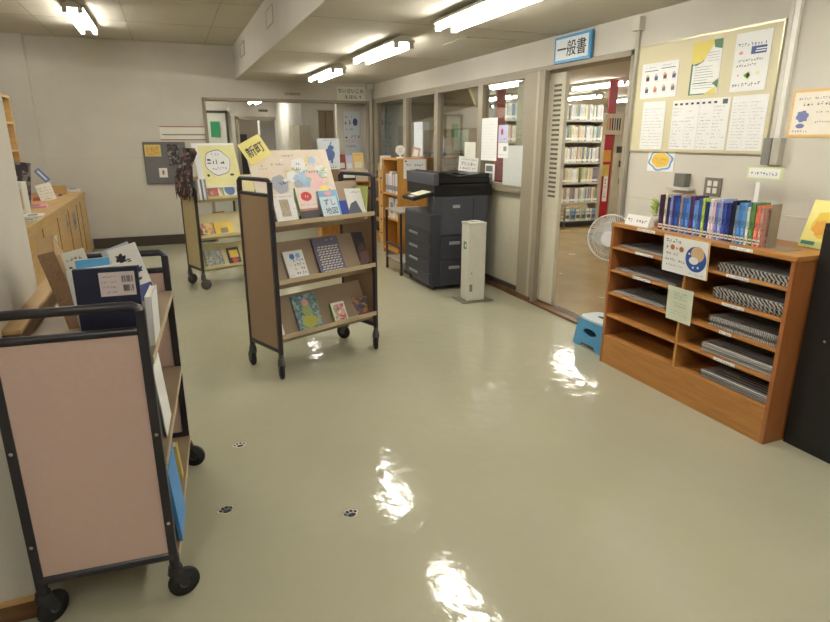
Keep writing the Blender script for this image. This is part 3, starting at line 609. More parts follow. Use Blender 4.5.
# ================================================================== NEWSPAPER RACK
X0, X1, Y0, Y1 = 2.645, 3.035, 1.823, 3.095
rk = thing('newspaper_rack', 'orange brown wooden newspaper rack with ten open compartments against the right wall', 'rack', (X0, (Y0+Y1)/2, 0))
def rl(mb, name, bev=.002, **k): 
    for i, v in enumerate(mb.v): mb.v[i] = (v[0] - X0, v[1] - (Y0+Y1)/2, v[2])
    return mb.build(name, rk, bev, **k)
rl(MB().box(X0 - .004, Y0 - .004, .948, X1, Y1 + .004, .972, RACKW), 'top_board')
rl(MB().box(X0, Y0, 0, X1, Y0 + .022, .948, RACKS), 'side_panel'); rl(MB().box(X0, Y1 - .022, 0, X1, Y1, .948, RACKS), 'side_panel')
rl(MB().box(X1 - .008, Y0 + .022, .19, X1 - .002, Y1 - .022, .948, RACKS), 'back_panel')
YD = 2.455
rl(MB().box(X0 + .003, YD - .009, .19, X1 - .01, YD + .009, .948, RACKW), 'divider')
rl(MB().box(X0 + .002, Y0 + .022, 0, X0 + .02, Y1 - .022, .182, RACKW), 'plinth')
ZS = [.19, .345, .50, .655, .81]
for z in ZS:
    rl(MB().box(X0 + .002, Y0 + .022, z - .008, X1 - .01, YD - .009, z + .008, RACKW), 'shelf'); rl(MB().box(X0 + .002, YD + .009, z - .008, X1 - .01, Y1 - .022, z + .008, RACKW), 'shelf')
def lab(y0, y1, z, seed):
    b = MB(); b.box(X0 - .0045 if z > .95 else X0 + .0005, y0, z - .008, X0 + .003, y1, z + .008, WHITE)
    rr = random.Random(seed); T = Matrix.Translation((X0 - .0045 if z > .95 else X0 + .0005, y1, z - .006)) @ Matrix.Rotation(R(-90), 4, 'Z'); b.scrib(.004, 0, y1 - y0 - .004, .011, INK, rr, 1, T)
    rl(b, 'name_strip', 0)
for k, z in enumerate([.96, .81, .655, .50, .345]):
    lab(2.05, 2.185, z, k) if k not in (3,) else lab(2.1, 2.175, z, k)
for k, z in enumerate([.96, .81, .655]): lab(2.71, 2.86, z, 9 + k)
NEWS = mat('newsprint', (150, 150, 146), .8, var=.12, scale=60); NEWSD = mat('newsprint_photo', (84, 84, 90), .8, var=.25, scale=40); NEWSL = mat('newsprint_fold', (206, 204, 196), .8, var=.05, scale=80)
def hatch(name, sc_, dirn):
    m = mat(name, (200, 200, 196), .8); nt = m.node_tree; b = nt.nodes['Principled BSDF']; tc = nt.nodes.new('ShaderNodeTexCoord'); mp = nt.nodes.new('ShaderNodeMapping'); mp.inputs['Rotation'].default_value = (R(dirn), 0, 0)
    wv = nt.nodes.new('ShaderNodeTexWave'); wv.bands_direction = 'Y'; wv.inputs['Scale'].default_value = sc_; wv.inputs['Distortion'].default_value = 2.5; wv.inputs['Detail'].default_value = 1; wv.inputs['Detail Scale'].default_value = 2
    r = nt.nodes.new('ShaderNodeValToRGB'); r.color_ramp.elements[0].position = .42; r.color_ramp.elements[1].position = .58; r.color_ramp.elements[0].color = lin((44, 44, 48)); r.color_ramp.elements[1].color = lin((222, 220, 214))
    nt.links.new(tc.outputs['Object'], mp.inputs[0]); nt.links.new(mp.outputs[0], wv.inputs[0]); nt.links.new(wv.outputs[1] if len(wv.outputs) > 1 else wv.outputs[0], r.inputs[0]); nt.links.new(r.outputs[0], b.inputs['Base Color']); return m
HATCHES = {1: hatch('newsprint_hatch_a', 17, 40), 2: hatch('newsprint_hatch_b', 20, 50), 3: hatch('newsprint_hatch_c', 34, 25)}
def papers(n, z, y0, y1, label, th, seed, dark=False):
    rr = random.Random(seed)
    for k in range(n):
        t = thing('newspaper', label[k] if isinstance(label, list) else label, 'newspaper', (X0 + .03, (y0+y1)/2, z), 0, 'folded newspapers in the rack')
        j = rr.uniform(-.006, .006); hw = (y1 - y0)/2; b = MB(); zz = th*k
        # folded sheet: rounded fold towards the room, several leaves
        for q in range(3):
            a = zz + th*(q + .08)/3; c = zz + th*(q + .92)/3
            b.prism([(j + .004, a), (j, (a+c)/2), (j + .004, c), (.31, c), (.31, a)], -hw + rr.uniform(0, .006), hw - rr.uniform(0, .006), HATCHES.get(seed, NEWSL if (k + q) % 2 else NEWSD) if seed in HATCHES else (NEWSL if (k + q) % 2 else NEWSD if seed == 5 else NEWS), axis='y')
        b.build('folded_leaves', t)
        if k == n - 1:
            b = MB(); b.box(.01 + j, -hw + .01, zz + th, .3, hw - .01, zz + th + .0008, NEWS)
            for r_ in range(9): b.box(.03 + .03*r_, -hw + .02, zz + th + .0008, .03 + .03*r_ + .014, hw - .03 - rr.uniform(0, .15), zz + th + .0014, NEWSD if dark or r_ % 3 == 0 else GINK)
            b.build('front_page', t)
pos = ['topmost', 'second from the top', 'third from the top', 'fourth from the top', 'fifth from the top', 'sixth from the top', 'bottom one']
def nl(desc, n): return ['folded newspaper, ' + pos[n - 1 - k] + ' in the ' + desc for k in range(n)]
papers(5, ZS[4] + .008, 1.86, 2.27, nl('top right compartment', 5), .0085, 1)
papers(6, ZS[3] + .008, 1.86, 2.275, nl('second right compartment', 6), .0105, 2)
papers(5, ZS[2] + .008, 1.86, 2.275, nl('third right compartment', 5), .0105, 3, True)
papers(4, ZS[1] + .008, 1.86, 2.3, nl('fourth right compartment', 4), .012, 4)
papers(4, ZS[0] + .008, 1.86, 2.28, nl('lowest right compartment', 4), .0105, 5, True)
papers(1, ZS[4] + .008, 2.56, 3.06, nl('top left compartment', 1), .01, 6)
papers(1, ZS[3] + .008, 2.54, 3.06, nl('second left compartment', 1), .009, 7)
papers(1, ZS[2] + .008, 2.6, 3.06, nl('third left compartment', 1), .012, 8, True)
# two notices hung on the rack front
def cat(b, w_, h):
    b.rect(-w_*.5, h*.97, w_*.5, h, ORNG, 1); b.rect(w_*.475, 0, w_*.5, h, ORNG, 1); rr = random.Random(5)
    b.ell(w_*.24, h*.48, w_*.22, h*.33, mat('deep_blue_print', (44, 84, 160), .5), 2, n=28); b.ell(w_*.27, h*.62, w_*.14, h*.2, TAN, 3, n=20); b.ell(w_*.2, h*.44, w_*.1, h*.1, WHITE, 4); b.ell(w_*.2, h*.26, w_*.02, h*.03, WHITE, 4); b.ell(w_*.3, h*.28, w_*.02, h*.03, WHITE, 4); b.ell(w_*.1, h*.6, w_*.02, h*.03, WHITE, 4)
    b.scrib(-w_*.44, h*.8, -w_*.05, h*.11, INK, rr, 3, gap=.05); b.ell(-w_*.28, h*.68, w_*.05, h*.07, mat('brown_orange', (180, 100, 50), .5), 3); b.ell(-w_*.08, h*.66, w_*.05, h*.07, mat('brown_orange', (180, 100, 50), .5), 3)
    b.scrib(-w_*.42, h*.62, -w_*.34, h*.1, INK, rr, 3); b.scrib(-w_*.2, h*.62, -w_*.14, h*.1, INK, rr, 3); b.scrib(-w_*.42, h*.46, -w_*.1, h*.09, INK, rr, 3); b.scrib(-w_*.44, h*.3, w_*.02, h*.08, INK, rr, 3); b.scrib(-w_*.44, h*.17, -w_*.02, h*.06, GINK, rr, 3); b.scrib(w_*.1, h*.06, w_*.44, h*.05, GINK, rr, 3)
sheet('notice', 'white notice with a blue round picture hung on the front of the newspaper rack', 'notice', .325, .215, WHITE, cat, (2.625, 2.445, .757), R(-90), lean=R(-3), t=.002)
def n2(b, w_, h):
    rr = random.Random(6)
    for k, z in enumerate((.82, .74, .66, .52, .44)): b.scrib(-w_*.25, h*z, w_*.3, h*.05, INK, rr, 3)
    for z in (.28, .2): b.scrib(-w_*.3, h*z, w_*.35, h*.03, GINK, rr, 3)
sheet('notice', 'pale green notice in a soft plastic sleeve hung on the rack divider', 'notice', .185, .2, GRNP, n2, (2.635, 2.452, .477), R(-90), lean=R(-2), t=.002)
# comics on top of the rack
cols = [((60, 40, 70), .036, 'dark purple'), ((216, 200, 170), .018, 'cream'), ((40, 50, 100), .022, 'dark blue'), ((150, 150, 190), .02, 'lavender'), ((50, 60, 130), .022, 'indigo'), ((46, 84, 170), .03, 'bright blue'), ((180, 150, 130), .016, 'tan'), ((60, 110, 190), .026, 'blue'), ((90, 140, 210), .024, 'light blue'), ((80, 50, 100), .03, 'purple'), ((100, 150, 210), .028, 'pale blue'), ((60, 90, 170), .022, 'mid blue'), ((170, 200, 90), .02, 'lime green'), ((40, 56, 110), .024, 'navy'), ((216, 216, 222), .02, 'white'), ((220, 190, 196), .02, 'pale pink'), ((100, 120, 190), .022, 'violet blue'), ((150, 160, 200), .022, 'greyish lavender'), ((60, 80, 160), .024, 'royal blue'), ((40, 50, 120), .024, 'deep blue'), ((28, 30, 48), .024, 'black'), ((120, 140, 170), .018, 'grey blue'), ((70, 130, 200), .024, 'cornflower blue'), ((100, 150, 200), .024, 'sky blue'), ((210, 216, 210), .018, 'whitish'), ((90, 130, 70), .026, 'green'), ((222, 120, 96), .024, 'salmon orange'), ((200, 150, 136), .018, 'dusty pink')]
y = 2.755; tot = sum(c[1] for c in cols); sc = (2.755 - 2.065) / tot
for k, (c, t_, nm) in enumerate(cols):
    t_ *= sc; h = .205 + .012 * math.sin(k * 2.3); d_ = .1
    q = thing('comic_book', nm + ' spined comic, %s from the left in the row on the rack' % ORD[k], 'book', (2.70, y - t_/2, .9725), 0, 'comics on top of the newspaper rack')
    mt = busy('spine_%d' % k, [c, c, tuple(min(255, int(v*1.15 + 12)) for v in c), tuple(int(v*.82) for v in c), c, c], 44, .3)
    b = MB(); b.box(0, -t_/2 + .0006, 0, .002, t_/2 - .0006, h, mt); b.box(0, -t_/2 + .0006, 0, d_, -t_/2 + .002, h, mt); b.box(0, t_/2 - .002, 0, d_, t_/2 - .0006, h, mt)
    b.build('cover', q)
    b = MB(); b.box(.002, -t_/2 + .002, .003, d_ - .004, t_/2 - .002, h - .003, PAGES); b.build('pages', q)
    b = MB(); b.box(-.0008, -t_/2 + .002, .012, 0, t_/2 - .002, .036, OFFW); b.box(-.001, -t_/2 + .004, .02, -.0008, t_/2 - .004, .027, REDI if k % 3 == 0 else INK); b.build('shelf_mark', q)
    q.rotation_euler = (R(-1.2 + .8*math.sin(k)), 0, 0)
    y -= t_
b = MB(); b.box(0, 0, 0, .07, .002, .215, mat('grey_steel_bookend', (150, 142, 130), .4, metal=.3)); b.box(0, -.11, 0, .11, .002, .002, mat('grey_steel_bookend', (150, 142, 130), .4)); tag(b.build('bookend', loc=(2.72, 2.045, .9725)), 'grey metal bookend at the right end of the comics row', 'bookend')
# slim pen on the books, card sign, plant, yellow magazine
b = MB(); b.box(2.735, 2.44, 1.196, 2.755, 2.53, 1.204, COPDK)
def sgn(b, w_, h): b.scrib(-w_*.42, h*.3, w_*.42, h*.35, INK, random.Random(2), 2)
b = MB(); b.prism([(-.03, 0), (-.005, .062), (.005, .062), (.03, 0)], -.1, .1, WHITE); T = Matrix.Rotation(0, 4, 'Z'); rr = random.Random(3)
T = Matrix.Translation((0, -.031, .002)) @ Matrix.Rotation(-math.atan2(.025, .062), 4, 'X'); b.scrib(-.085, .018, .085, .026, INK, rr, 1, T)
tag(b.build('card_sign', loc=(2.70, 2.91, .9725), rot=(0, 0, R(-90))), 'small white tent card at the left end of the rack top', 'sign')
pl = thing('potted_plant', 'small yellow green artificial plant beside the comics on the rack', 'plant', (2.86, 2.93, .9725))
b = MB(); b.lathe([(.001, 0), (.03, 0), (.036, .05), (.03, .052), (.001, .048)], OFFW, 16); b.build('pot', pl)
LEAF = mat('pale_leaf', (170, 184, 110), .6, var=.15, scale=40); b = MB(); rr = random.Random(3)
for k in range(60):
    a = rr.uniform(0, 6.28); e = rr.uniform(.2, 1.5); L_ = rr.uniform(.04, .075); d_ = Vector((math.cos(a)*math.cos(e), math.sin(a)*math.cos(e), math.sin(e))); u_ = d_.orthogonal().normalized(); p = Vector((0, 0, .055 + rr.uniform(0, .09))); 
    b.add([p, p + d_*L_*.5 + u_*.01, p + d_*L_, p + d_*L_*.5 - u_*.01], [(0, 1, 2, 3)], LEAF)
b.build('foliage', pl)
def ymag(b, w_, h):
    b.ell(w_*.05, h*.5, w_*.4, h*.3, mat('gold_print', (224, 190, 70), .5), 2, wob=.1); b.ell(-w_*.1, h*.42, w_*.2, h*.16, ORNG, 3, wob=.15); b.rect(-w_*.5, 0, w_*.5, h*.13, mat('lime_band', (200, 204, 130), .5), 2); b.rect(-w_*.45, h*.05, -w_*.1, h*.13, mat('teal_print', (80, 130, 120), .5), 3)
    b.ell(w_*.22, h*.8, w_*.2, h*.09, WHITE, 3); b.scrib(w_*.08, h*.77, w_*.36, h*.06, INK, random.Random(3), 4)
sheet('magazine', 'yellow magazine propped against the wall at the right end of the rack', 'magazine', .2, .24, mat('light_yellow_cover', (228, 216, 130), .4), ymag, (2.93, 1.93, .975), R(-90), lean=R(18), t=.008)
# black cabinet
bc = thing('black_cabinet', 'tall black cabinet beside the newspaper rack at the right edge', 'cabinet', (2.777, 1.0, 0))
MB().box(0, -.9, .0, .27, .812, 1.125, BLKCAB).build('body', bc, .004)
MB().box(-.006, -.04, .04, 0, .808, 1.1, BLKCAB).build('door', bc, .002)
MB().box(-.006, -.88, .04, 0, -.05, 1.1, BLKCAB).build('door', bc, .002)
MB().cyl((-.010, .70, .58), (-.004, .70, .58), .006, CHROME, 12).build('lock', bc)

# ================================================================== NOTICEBOARD AND WALL THINGS (right wall)
RZ = R(-90)
def wall_rect(px, X=XR - .012):
    q = [P(a, b_, X=X) for a, b_ in px]; ys_ = [p[1] for p in q]; zs = [p[2] for p in q]
    y1 = (ys_[0] + ys_[3]) / 2; y0 = (ys_[1] + ys_[2]) / 2; z1 = (zs[0] + zs[1]) / 2; z0 = (zs[2] + zs[3]) / 2
    return (y0 + y1)/2, z0, abs(y1 - y0), z1 - z0
def pin_up(name, label, px, paper, draw, group=None, X=XR - .014, t=.0015, cat_='notice'):
    yc, z0, w_, h = wall_rect(px, X); return sheet(name, label, cat_, w_, h, paper, draw, (X, yc, z0), RZ, group, t)
nb = thing('notice_board', 'large cream pinboard with thin metal frame on the right wall', 'notice board', (XR - .011, 2.925, 1.415))
MB().box(0, -.53, 0, .011, .53, .68, CORK).build('board', nb)
b = MB()
for a in ((-.535, -.003, .535, .008), (-.535, .674, .535, .685)): b.box(-.004, a[0], a[1], .011, a[2], a[3], mat('pale_alu', (196, 190, 160), .3, metal=.3))
for a in ((-.535, -.527), (.527, .535)): b.box(-.004, a[0], 0, .011, a[1], .68, mat('pale_alu', (196, 190, 160), .3, metal=.3))
b.build('frame', nb)
GN = 'sheets on the pinboard'
def d1(b, w_, h):
    rr = random.Random(1)
    b.rect(-w_*.42, h*.77, -w_*.04, h*.79, BLUEI, 2); b.rect(w_*.04, h*.81, w_*.42, h*.83, BLUEI, 2); b.scrib(-w_*.42, h*.85, -w_*.1, h*.04, INK, rr); b.scrib(w_*.04, h*.88, w_*.4, h*.04, INK, rr)
    cs = [INK, BLUEI, mat('maroon_print', (130, 60, 70), .5), BLUEI, BLUEI, mat('rust_print', (180, 110, 90), .5), GINK, GINK]
    for k in range(8):
        x = (-.36 + .24*(k % 4))*w_; z = (.5 if k < 4 else .16)*h + (.02*h if k % 4 > 1 else 0); b.ell(x + .04*w_, z + h*.14, w_*.035, h*.04, TAN, 3); b.rect(x, z, x + w_*.09, z + h*.12, cs[k], 2); b.scrib(x - w_*.02, z - h*.05, x + w_*.14, h*.025, GINK, rr)
pin_up('notice', 'white sheet with eight small portrait pictures at the upper left of the pinboard', [(643,64),(680,60),(675,96.5),(640,99)], WHITE, d1, GN)
def d2(b, w_, h):
    b.poly([(-w_/2, h), (w_*.3, h), (-w_*.1, h*.62), (-w_/2, h*.6)], mat('straw_yellow', (214, 196, 90), .5), 2); b.poly([(w_*.2, h), (w_/2, h), (w_/2, h*.82), (w_*.25, h*.86)], GREEN, 3); b.rect(-w_/2, 0, -w_*.44, h*.6, GREEN, 2); b.rect(-w_/2, 0, w_*.1, h*.02, GREEN, 2)
    b.poly([(-w_*.5, h*.58), (-w_*.1, h*.62), (-w_*.05, h*.66), (-w_*.3, h*.56)], GREEN, 3); b.poly([(w_*.3, h*.2), (w_/2, h*.28), (w_/2, h*.1)], GREEN, 3); b.poly([(w_*.05, 0), (w_*.45, h*.14), (w_*.45, 0)], mat('straw_yellow', (214, 196, 90), .5), 3); rr = random.Random(2)
    for k in range(9): b.rect(-w_*.36, h*(.12 + .05*k), w_*rr.uniform(.1, .36), h*(.127 + .05*k), GREEN if k % 3 == 0 else GINK, 4)
    for k in range(4): b.rect(w_*.05, h*(.62 + .05*k), w_*.44, h*(.626 + .05*k), GINK, 4)
    b.rect(-w_*.4, h*.21, w_*.3, h*.22, GREEN, 5)
pin_up('notice', 'white poster with yellow and green corners at the top middle of the pinboard', [(694.6,42.5),(724,38.6),(716.5,94),(688,95)], WHITE, d2, GN)
def d3(b, w_, h):
    rr = random.Random(3); b.scrib(-w_*.42, h*.76, w_*.44, h*.07, BLUEI, rr, 3, gap=0); b.rect(-w_*.02, h*.62, w_*.4, h*.75, BLUEI, 2); b.rect(w_*.1, h*.65, w_*.38, h*.67, WHITE, 3); b.rect(w_*.12, h*.69, w_*.4, h*.71, WHITE, 3); b.ell(-w_*.3, h*.66, w_*.06, h*.03, PINK, 2)
    b.scrib(-w_*.35, h*.5, w_*.4, h*.055, INK, rr, 3, gap=.05); b.scrib(-w_*.38, h*.42, w_*.2, h*.055, INK, rr, 3, gap=.05)
    b.ell(-w_*.05, h*.27, w_*.09, h*.035, LGREEN, 3); b.ell(-w_*.02, h*.27, w_*.05, h*.06, LGREEN, 3); b.ell(w_*.25, h*.3, w_*.06, h*.03, PYEL, 3); b.ell(-w_*.3, h*.28, w_*.03, h*.02, PINK, 3); b.scrib(-w_*.45, h*.08, w_*.42, h*.07, INK, rr, 3, gap=.05)
pin_up('notice', 'white poster with blue card picture and green clover at the pinboard upper right', [(737,34.7),(774,27),(764.6,90),(729.4,91.9)], WHITE, d3, GN)
pin_up('notice', 'narrow white sheet of fine print at the lower left of the pinboard', [(643.7,101.6),(665.8,101.6),(661.7,148.7),(639.3,149.3)], WHITE, page_lines(13, seed=4), GN)
def d5(b, w_, h):
    rr = random.Random(5)
    for k in range(13):
        for c in range(4):
            if rr.random() < .85: b.scrib(-w_*.47 + c*w_*.24, h*(.04 + .065*k), -w_*.47 + c*w_*.24 + w_*rr.uniform(.08, .22), h*.03, GINK if k % 4 else INK, rr, 2, gap=.2)
    for x in range(8): b.rect(-w_*.46 + x*w_*.1, h*.9, -w_*.41 + x*w_*.1, h*.94, INK, 3)
    b.rect(w_*.38, h*.88, w_*.46, h*.97, mat('dark_green_stamp', (70, 92, 84), .5), 3); b.rect(-.001, 0, .001, h, LGINK, 2)
pin_up('notice', 'wide two page printed sheet at the bottom centre of the pinboard', [(673.5,100.4),(730.7,97.3),(724.2,149.8),(668,149.3)], WHITE, d5, GN)
pin_up('notice', 'white sheet of two printed columns at the lower right of the pinboard', [(733.2,96.5),(769.3,93.2),(761,151.3),(726,150.5)], WHITE, lambda b, w_, h: (page_lines(15, .06, .46, .05, .92, seed=6)(b, w_, h), page_lines(15, .54, .94, .05, .92, seed=7)(b, w_, h)), GN)
# flower sticker
def fl(b, w_, h):
    b.ell(0, h*.5, w_*.46, h*.46, mat('sky_scallop', (110, 160, 210), .5), 2, n=40, wob=.07); b.ell(0, h*.5, w_*.39, h*.39, WHITE, 3, n=40, wob=.07); b.ell(0, h*.52, w_*.34, h*.33, mat('sun_yellow', (226, 190, 80), .5), 4, n=24, wob=.05); rr = random.Random(3)
    b.scrib(-w_*.2, h*.5, w_*.22, h*.12, mat('orange_ink', (190, 130, 40), .5), rr, 5); b.scrib(-w_*.15, h*.36, w_*.2, h*.08, mat('orange_ink', (190, 130, 40), .5), rr, 5)
pin_up('notice', 'small square card with yellow and blue flower shape below the pinboard', [(649,149),(675,150),(673,173),(647,170)], WHITE, fl, X=XR - .004)
# orange framed poster right
yc, z0, w_, h = (2.05, 1.505, .47, .235)
def d7(b, w_, h):
    rr = random.Random(9); b.rect(-w_*.47, h*.06, w_*.47, h*.94, mat('cream_sheet', (236, 228, 214), .6), 1)
    b.scrib(-w_*.42, h*.78, w_*.1, h*.06, GINK, rr, 3, skew=.0); b.scrib(-w_*.36, h*.66, w_*.3, h*.08, INK, rr, 3, gap=.05); b.scrib(-w_*.1, h*.66, w_*.4, h*.07, REDI, rr, 4)
    b.ell(-w_*.35, h*.44, w_*.07, h*.12, mat('violet_animal', (116, 122, 170), .5), 3, wob=.15); b.ell(-w_*.36, h*.24, w_*.05, h*.05, mat('violet_animal', (116, 122, 170), .5), 3); b.scrib(-w_*.2, h*.5, w_*.2, h*.05, GINK, rr, 3); b.scrib(-w_*.2, h*.3, w_*.3, h*.05, GINK, rr, 3); b.scrib(-w_*.44, h*.1, -w_*.25, h*.06, mat('dark_leaf', (80, 100, 90), .5), rr, 3)
sheet('poster', 'orange bordered poster cut by the right edge of the photo', 'poster', w_, h, mat('orange_border', (226, 184, 116), .55), d7, (XR - .006, yc, z0), RZ, t=.004)
# conduits and boxes
def conduit(name, label, pts, r, extra=None, cat_='conduit'):
    b = MB(); b.path(pts, r, PIPE, 10)
    if extra: b.box(*extra, PIPE)
    return tag(b.build(name), label, cat_)
conduit('conduit', 'white surface conduit running down from the ceiling box left of the pinboard', [(XR - .018, 3.475, 2.25), (XR - .018, 3.475, .55)], .014, (XR - .05, 3.44, 2.2, XR, 3.51, 2.285))
b = MB(); b.box(XR - .022, 2.315, 1.50, XR, 2.345, 2.305, mat('conduit_bright', (226, 224, 214), .3)); b.box(XR - .018, 2.35, 1.50, XR, 2.372, 2.305, PIPE); tag(b.build('conduit', bevel=.002), 'pair of white surface trunkings between the pinboard and the orange poster', 'conduit')
sb = thing('switch_box', 'grey two tone switch box below the pair of trunkings', 'switch box', (XR, 2.33, 1.36))
MB().box(-.045, -.045, 0, 0, .002, .142, mat('pale_grey_box', (172, 168, 156), .5)).build('housing', sb, .003); MB().box(-.05, .004, 0, 0, .052, .142, mat('mid_grey_box', (122, 120, 116), .5)).build('cover', sb, .003)
def sgn2(b, w_, h): b.rect(-w_*.44, h*.12, w_*.44, h*.88, WHITE, 1); b.scrib(-w_*.36, h*.35, w_*.36, h*.28, INK, random.Random(8), 3, gap=.05)
sp2 = thing('sign_stand', 'white lettered sign with pale green edge standing on a slim white stick above the comics', 'sign', (2.93, 2.31, .9725))
MB().box(0, -.012, 0, .006, .012, .30, WHITE).build('stick', sp2); MB().box(-.03, -.035, 0, .035, .035, .004, WHITE).build('base', sp2)
yc, z0, w_, h = wall_rect([(748,166),(783,168),(782,181),(746,178)], 2.925); sheet('sign_plate', None, None, w_, h, mat('pale_lime_card', (206, 212, 160), .5), sgn2, (-.006, yc - 2.31, z0 - .9725), RZ, t=.004, parent=sp2)
wp = thing('wall_socket', 'grey wall plate with four cream switches behind the comics', 'socket', (XR, 2.71, 1.16)); MB().box(-.008, -.062, 0, 0, .062, .11, mat('plate_grey', (120, 116, 106), .5)).build('plate', wp, .002)
for yy in (-.035, .008):
    for zz in (.018, .06): MB().box(-.013, yy, zz, -.008, yy + .028, zz + .032, OFFW).build('switch', wp, .001)
sk = thing('junction_box', 'small dark grey box on the wall above the comics', 'junction box', (XR, 2.935, 1.20)); MB().box(-.05, -.045, .0, 0, .045, .085, mat('box_grey', (106, 104, 96), .5)).build('housing', sk, .003); MB().box(-.06, -.09, -.02, 0, .09, -.0, mat('box_ledge', (196, 194, 184), .5)).build('ledge', sk, .003)

# hanging sign above the door
hs = thing('hanging_sign', 'blue framed hanging sign with three large characters above the doorway', 'sign', (3.03, 4.19, 2.085))
b = MB(); b.box(-.012, -.232, 0, .012, .232, .2, mat('sign_blue', (70, 150, 205), .4)); b.build('frame', hs, .002)
def s3(b, w_, h):
    b.text('一般書', 0, h*.5, h*.78, mat('sign_black', (36, 34, 36), .5), 2, width=w_*.88, bold=.01)
o = sheet('sign_face', None, None, .42, .158, mat('sign_white', (226, 234, 236), .45), s3, (-.0135, 0, .021), RZ, t=.001, parent=hs)
for yy in (-.15, .15): MB().cyl((0, yy, .2), (0, yy, .226), .002, CHROME, 6).build('wire', hs)

# ================================================================== PHOTOCOPIER
cpx, cpy = 2.323, 5.323
cp_ = thing('photocopier', 'dark grey office photocopier standing against the window wall', 'photocopier', (cpx, cpy, 0))
def cb(name, *a, m_=COPIER, bev=.006): return MB().box(*a, m_).build(name, cp_, bev)
cb('lower_cabinet', .0, .0, .045, .62, .72, .775)
cb('column', .02, 0.0, .775, .63, .13, .95, m_=COPLT)
cb('rear_column', .45, .13, .775, .63, .70, .95)
cb('scanner', .02, -.01, .95, .66, .72, 1.065, m_=COPDK, bev=.01)
ad = cb('document_feeder', .06, .02, 1.065, .65, .70, 1.125, m_=COPDK, bev=.012)
b = MB(); b.prism([(.07, 1.125), (.07, 1.17), (.12, 1.185), (.3, 1.14), (.55, 1.165), (.645, 1.165), (.645, 1.125)], .03, .69, COPDK, axis='y'); b.build('feeder_cover', cp_, .006)
for k in range(3): MB().box(.14 + .12*k, .12, 1.166 - .012*abs(k - 1), .22 + .12*k, .4, 1.172 - .012*abs(k - 1), COPDK).build('feeder_rib', cp_, .002)
MB().box(.015, -.012, 1.06, .07, .72, 1.17, COPLT).build('feeder_end_cover', cp_, .006)
for k, z in enumerate((.06, .20, .335, .475)):
    d_ = MB().box(-.012, .02, z - .01, 0, .70, z + .118, COPIER).build('paper_drawer', cp_, .004)
    MB().box(-.022, .33, z + .06, -.010, .56, z + .085, CHROME if 0 else mat('drawer_handle', (150, 152, 158), .35)).build('handle', d_, .003)
cb('front_cover', -.012, .02, .61, 0, .70, .765, m_=COPLT, bev=.004)
# near side doors with grips
for z0, z1, zg in ((.06, .30, .22), (.32, .545, .47), (.57, .93, None)):
    d_ = MB().box(.10, -.010, z0, .60, 0, z1, COPIER if zg else COPLT).build('side_door', cp_, .004)
    if zg: MB().box(.19, -.02, zg, .31, -.009, zg + .03, mat('drawer_handle', (150, 152, 158), .35)).build('handle', d_, .003)
MB().box(.225, -.0115, .835, .305, -.0102, .865, mat('badge_silver', (176, 178, 184), .4)).build('badge', cp_)
MB().box(.45, -.0115, .58, .454, -.0102, .93, COPDK).build('seam', cp_)
pn = MB(); T = Matrix.Translation((-.02, .16, .965)) @ Matrix.Rotation(R(-12), 4, 'Y'); pn.box(-.17, -.14, -.015, .06, .16, .02, COPDK, T); pn = pn.build('control_panel', cp_, .006)
b = MB(); b.box(-.10, -.10, .0202, .05, .12, .022, mat('cream_sheet2', (222, 220, 190), .6), T); b.build('instruction_sheet', pn)
b = MB(); b.box(-.16, -.08, .0202, -.115, .02, .022, LGINK, T); b.build('display', pn)
for x, y_ in ((.05, .05), (.57, .05), (.05, .67), (.57, .67)): 
    b = MB(); b.cyl((x - .01, y_, .025), (x + .01, y_, .025), .025, RUBBER, 14); b.box(x - .018, y_ - .018, .028, x + .018, y_ + .018, .05, COPDK); b.build('caster', cp_)
MB().box(-.02, .5, .05, .0, .72, .08, COPDK).build('foot', cp_)
def s4(b, w_, h):
    rr = random.Random(4); b.scrib(-w_*.4, h*.78, w_*.42, h*.12, mat('red_ink', (150, 60, 50), .6), rr, 3, gap=.05); b.text('プリンター', 0, h*.52, h*.28, INK, 3, width=w_*.78, bold=.008); b.scrib(-w_*.44, h*.14, w_*.44, h*.18, mat('red_ink', (150, 60, 50), .6), rr, 3, gap=0)
sheet('notice', 'white lettered card leaning back on top of the photocopier', 'notice', .21, .15, WHITE, s4, (2.86, 5.62, 1.168), R(-8), lean=R(14), roll=R(8), t=.002)

# white enamel post
sn = thing('sanitizer_stand', 'slim off white box stand on a grey floor plate in front of the photocopier', 'stand', (2.575, 4.90, 0))
MB().box(-.16, -.13, 0, .16, .13, .006, mat('floor_plate', (110, 106, 92), .5)).build('base_plate', sn, .002)
sb_ = MB().box(-.09, -.08, .006, .09, .08, .735, SANI).build('body', sn, .008)
b = MB(); b.box(-.093, -.083, .735, .093, .083, .752, SANI); b.cyl((0, 0, .752), (0, 0, .762), .045, SANI, 20); b.build('lid', sn, .004)
b = MB(); b.box(-.0912, -.03, .50, -.09, .03, .57, mat('green_label', (90, 130, 90), .5)); b.box(-.0916, -.02, .52, -.0911, .0, .55, WHITE); b.build('green_label', sn)
b = MB(); b.box(-.075, -.0812, .1, -.045, -.08, .17, mat('grey_label', (120, 122, 116), .5)); b.build('grey_label', sn); b = MB(); b.box(-.06, -.0812, .27, -.05, -.08, .285, GINK); b.build('lock', sn)

